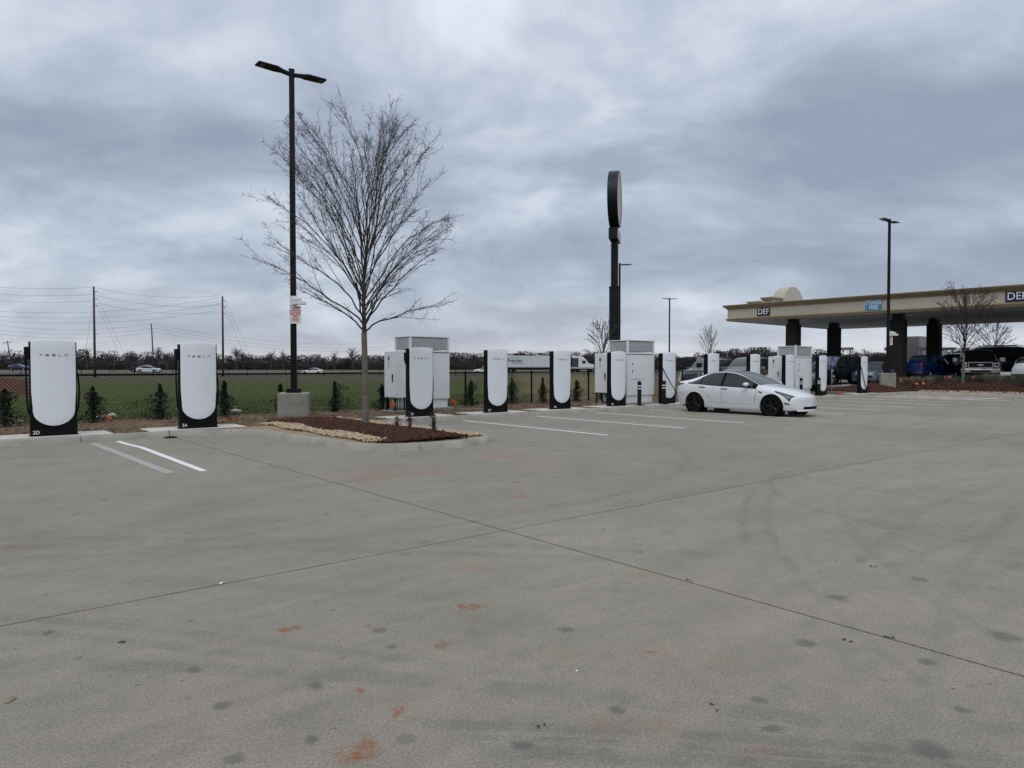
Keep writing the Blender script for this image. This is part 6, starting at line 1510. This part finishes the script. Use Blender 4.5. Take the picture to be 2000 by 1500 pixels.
for i, (s_, t_, h, w_, mat, kd, lab) in enumerate(((31.9, -.6, .75, 1.3, M_STRAW2, 'ball', 'tan ornamental grass clump nearest the concrete lamp block'), (32.3, .3, .7, 1.2, M_STRAW2, 'ball', 'second tan grass clump beside the orange flags'),
        (33.6, .4, .5, 1.5, M_JUNIPER, 'ball', 'low green juniper behind the orange flag left of the bed tree'), (33.6, 1.3, .42, .8, M_STRAW2, 'ball', 'small dry grass tuft at the foot of the bed tree'),
        (33.9, 2.6, .55, 1.6, M_JUNIPER, 'ball', 'dark juniper just right of the bed tree'), (33.2, 3.6, .8, 1.2, M_STRAW2, 'ball', 'yellowish grass clump before the black pickup'),
        (34.0, 4.6, .6, 1.7, M_JUNIPER, 'ball', 'spreading juniper below the white sports utility car'), (32.6, 5.4, .7, 1.5, M_JUNIPER, 'ball', 'dark low juniper at the right edge of the view'), (34.4, 1.0, .5, 1.2, M_JUNIPER, 'ball', 'small juniper behind the bed tree'))):
    p = st(s_, t_, 0); p.z = bedz(p) - .05
    if mat is M_JUNIPER: shrub('juniper_shrub', lab, p, h, w_, mat, 300 + i, 3200, .032, kd, bg_, 8, 'plant')
    else:
        rr = random.Random(300 + i); t = thing('grass_clump', lab, 'plant', p, 0, bg_); V = []; Fc = []
        for _ in range(900):
            a = rr.uniform(0, 6.28); q = w_ * .22 * math.sqrt(rr.random()); bx, by = q * math.cos(a), q * math.sin(a); hh = h * rr.uniform(.4, 1.05); ln = hh * abs(rr.gauss(.35, .3)); ww = rr.uniform(.004, .010); az_ = rr.uniform(0, 6.28)
            mx, my = bx + ln * .35 * math.cos(a), by + ln * .35 * math.sin(a); tx, ty = bx + ln * math.cos(a), by + ln * math.sin(a); o = len(V); wx, wy = ww * math.cos(az_), ww * math.sin(az_)
            V += [(bx - wx, by - wy, 0), (bx + wx, by + wy, 0), (mx + wx, my + wy, hh * .65), (mx - wx, my - wy, hh * .65), (tx, ty, hh * rr.uniform(.7, 1))]; Fc += [(o, o + 1, o + 2), (o, o + 2, o + 3), (o + 3, o + 2, o + 4)]
        place('blades', bulk('blades', V, Fc, mat), t); MB().lathe([(0, .02), (w_ * .2, 0), (w_ * .16, .10), (0, .14)], 12).build('crown_base', M_STRAW, t, smooth=True)
# ------------------------------------------------------------------ marker flags, litter
def flag(loc, label, mat, up=.42, sc=1.0, tilt=0):
    f = thing('marker_flag', label, 'marker flag', loc, rng.uniform(-.5, .9), 'small marker flags stuck in the soil'); f.rotation_euler.x = tilt; f.scale = (sc, sc, sc)
    MB().tube([(0, 0, -.05), (0, 0, up)], .004, 4).build('wire_stake', M_STEEL, f)
    rows = [[(x, .03 * math.sin(x * 28 + 1) + .02 * math.sin(z * 30), z - x * .3) for z in np.linspace(up - .11, up, 5)] for x in np.linspace(0, .15, 8)]
    MB().grid(np.array(rows)).build('flag_sheet', mat, f, smooth=True)
fg = [(205, 826, .13, 'leaning orange flag on the straw right of the 2D post', M_ORANGE, .20, 1.1, .5), (443, 823, .13, 'small orange flag right of the post marked 3A', M_ORANGE, .16, .8, .4), (535, 806, .13, 'upright orange flag left of the concrete lamp block', M_ORANGE, .42, 1, 0),
      (761, 812, .13, 'orange flag below the first switch cabinet', M_ORANGE, .38, 1.1, .1), (882, 806, .13, 'orange flag at the right foot of the first power cabinet', M_ORANGE, .38, 1.1, .1), (1067, 798, .13, 'small orange flag left of the post marked 4A', M_ORANGE, .18, .9, .4)]
for (px, py, z, lab, m, up, sc, ti) in fg: flag(gp(px, py, z), lab, m, up, sc, ti)
for (px, s_, lab, m) in ((1640, 22.6, 'flattened orange flag on the straw right of the blue sign', M_ORANGE), (1758, 31.0, 'orange flag just right of the lamp block in the end bed', M_ORANGE), (1788, 31.3, 'low orange flag nearest the kerb of the end bed', M_ORANGE), (1801, 31.5, 'tall orange flag in front of the grass clumps', M_ORANGE), (1845, 33.0, 'orange flag left of the bed tree', M_ORANGE), (1898, 33.4, 'orange flag right of the bed tree', M_ORANGE), (1852, 33.6, 'pink flag behind the orange one left of the bed tree', M_PINK)):
    k_ = (px - 1000) / F; Y = (s_ + OY * UY) / (k_ * UX + UY); p = Vector((k_ * Y, Y, 0)); p.z = bedz(p); flag(p, lab, m, .42 if s_ > 25 else .15, 1.05)
M_BAG = simple('pale_rubble', (.40, .385, .35), .7, var=.2, scale=9)
for i, (px, py, sz, lab) in enumerate(((190, 821, .13, 'pale rubble lump left of the leaning flag'), (206, 818, .14, 'pale crumpled lump behind the leaning flag'), (217, 815, .15, 'pale rounded lump right of the leaning flag'), (36, 827, .12, 'pale stone at the fence foot left of the 2D post'), (461, 806, .16, 'white lump by the fence right of the 3A post'), (1186, 786, .2, 'pale lump left of the post marked 4B'))):
    V = ico_v * (1 + nrng.uniform(-.3, .3, (12, 1))) * sz * np.array((1.2, .8, .6)); o = place('rubble_lump', bulk('rubble_lump', V, ico_f, M_BAG, True), loc=gp(px, py - 3, .15)); tag(o, lab, 'rubble', 'pale lumps of rubble along the fence')
sb = thing('stake_base', 'black rubber base with an upright broken stake beside the kerb', 'marker base', gp(332, 855, .003), .3)
MB().lathe([(0, .0), (.14, .0), (.13, .018), (.04, .03), (0, .03)], 14).build('rubber_base', M_RUBBER, sb); MB().tube([(-.02, 0, .02), (-.035, 0, .17)], .008, 5).build('stake', M_RUBBER, sb)
lg = 'bits of litter on the concrete'
M_LEAF = simple('dead_leaf', (.045, .032, .022), .8, var=.4, scale=30)
for i, (px, py, sz, mat, lab) in enumerate(((428, 1143, .06, M_TXTW, 'white paper scrap on the joint near the left'), (1128, 1317, .028, M_TXTW, 'small white chip right of centre'), (1872, 1352, .035, M_STRAW2, 'pale curled leaf near the lower right'), (1706, 1109, .06, M_LEAF, 'dark leaf cluster left of the right edge'), (1740, 1250, .06, M_LEAF, 'dark leaf lying in the long joint at the right'),
        (1345, 1136, .05, M_LEAF, 'brown leaf caught in the joint right of centre'), (1395, 1384, .04, M_LEAF, 'crumpled dark leaf near the bottom edge'), (229, 1260, .05, M_LEAF, 'thin dark twig at the lower left'), (349, 1337, .02, M_LEAF, 'tiny black pebble at the lower left'), (1655, 1255, .05, M_LEAF, 'scattered dark crumbs near the long joint'), (1180, 1036, .04, M_LEAF, 'dark curled leaf right of the joint crossing'), (10, 1376, .09, M_STRAW2, 'pale dry twig at the left edge'), (1907, 1178, .02, M_LEAF, 'black pebble near the right edge'), (1052, 1429, .04, M_LEAF, 'dark leaf crumb at the bottom centre'))):
    rr = random.Random(i + 50); V = []; Fc = []
    for j in range(2 if mat is M_LEAF and sz > .03 else 1):
        a = rr.uniform(0, 3); cx_, cy_ = rr.gauss(0, sz * .5) * (j > 0), rr.gauss(0, sz * .5) * (j > 0); n_ = 6; o_ = len(V); k_ = sz * (.6 if j else .8) * .5
        for (u_, v_, z_) in ((-1, 0, .004), (-.3, .38, .012), (.5, .3, .018), (1, 0, .008), (.4, -.36, .014), (-.4, -.3, .006)): V.append((cx_ + k_ * (u_ * math.cos(a) - v_ * math.sin(a)), cy_ + k_ * (u_ * math.sin(a) + v_ * math.cos(a)), z_ * sz / .12 + .0015))
        Fc.append(tuple(range(o_, o_ + 6)))
    me = bpy.data.meshes.new('litter'); me.from_pydata(V, [], Fc); me.materials.append(mat); tag(place('litter_scrap', me, loc=gp(px, py)), lab, 'litter', lg)
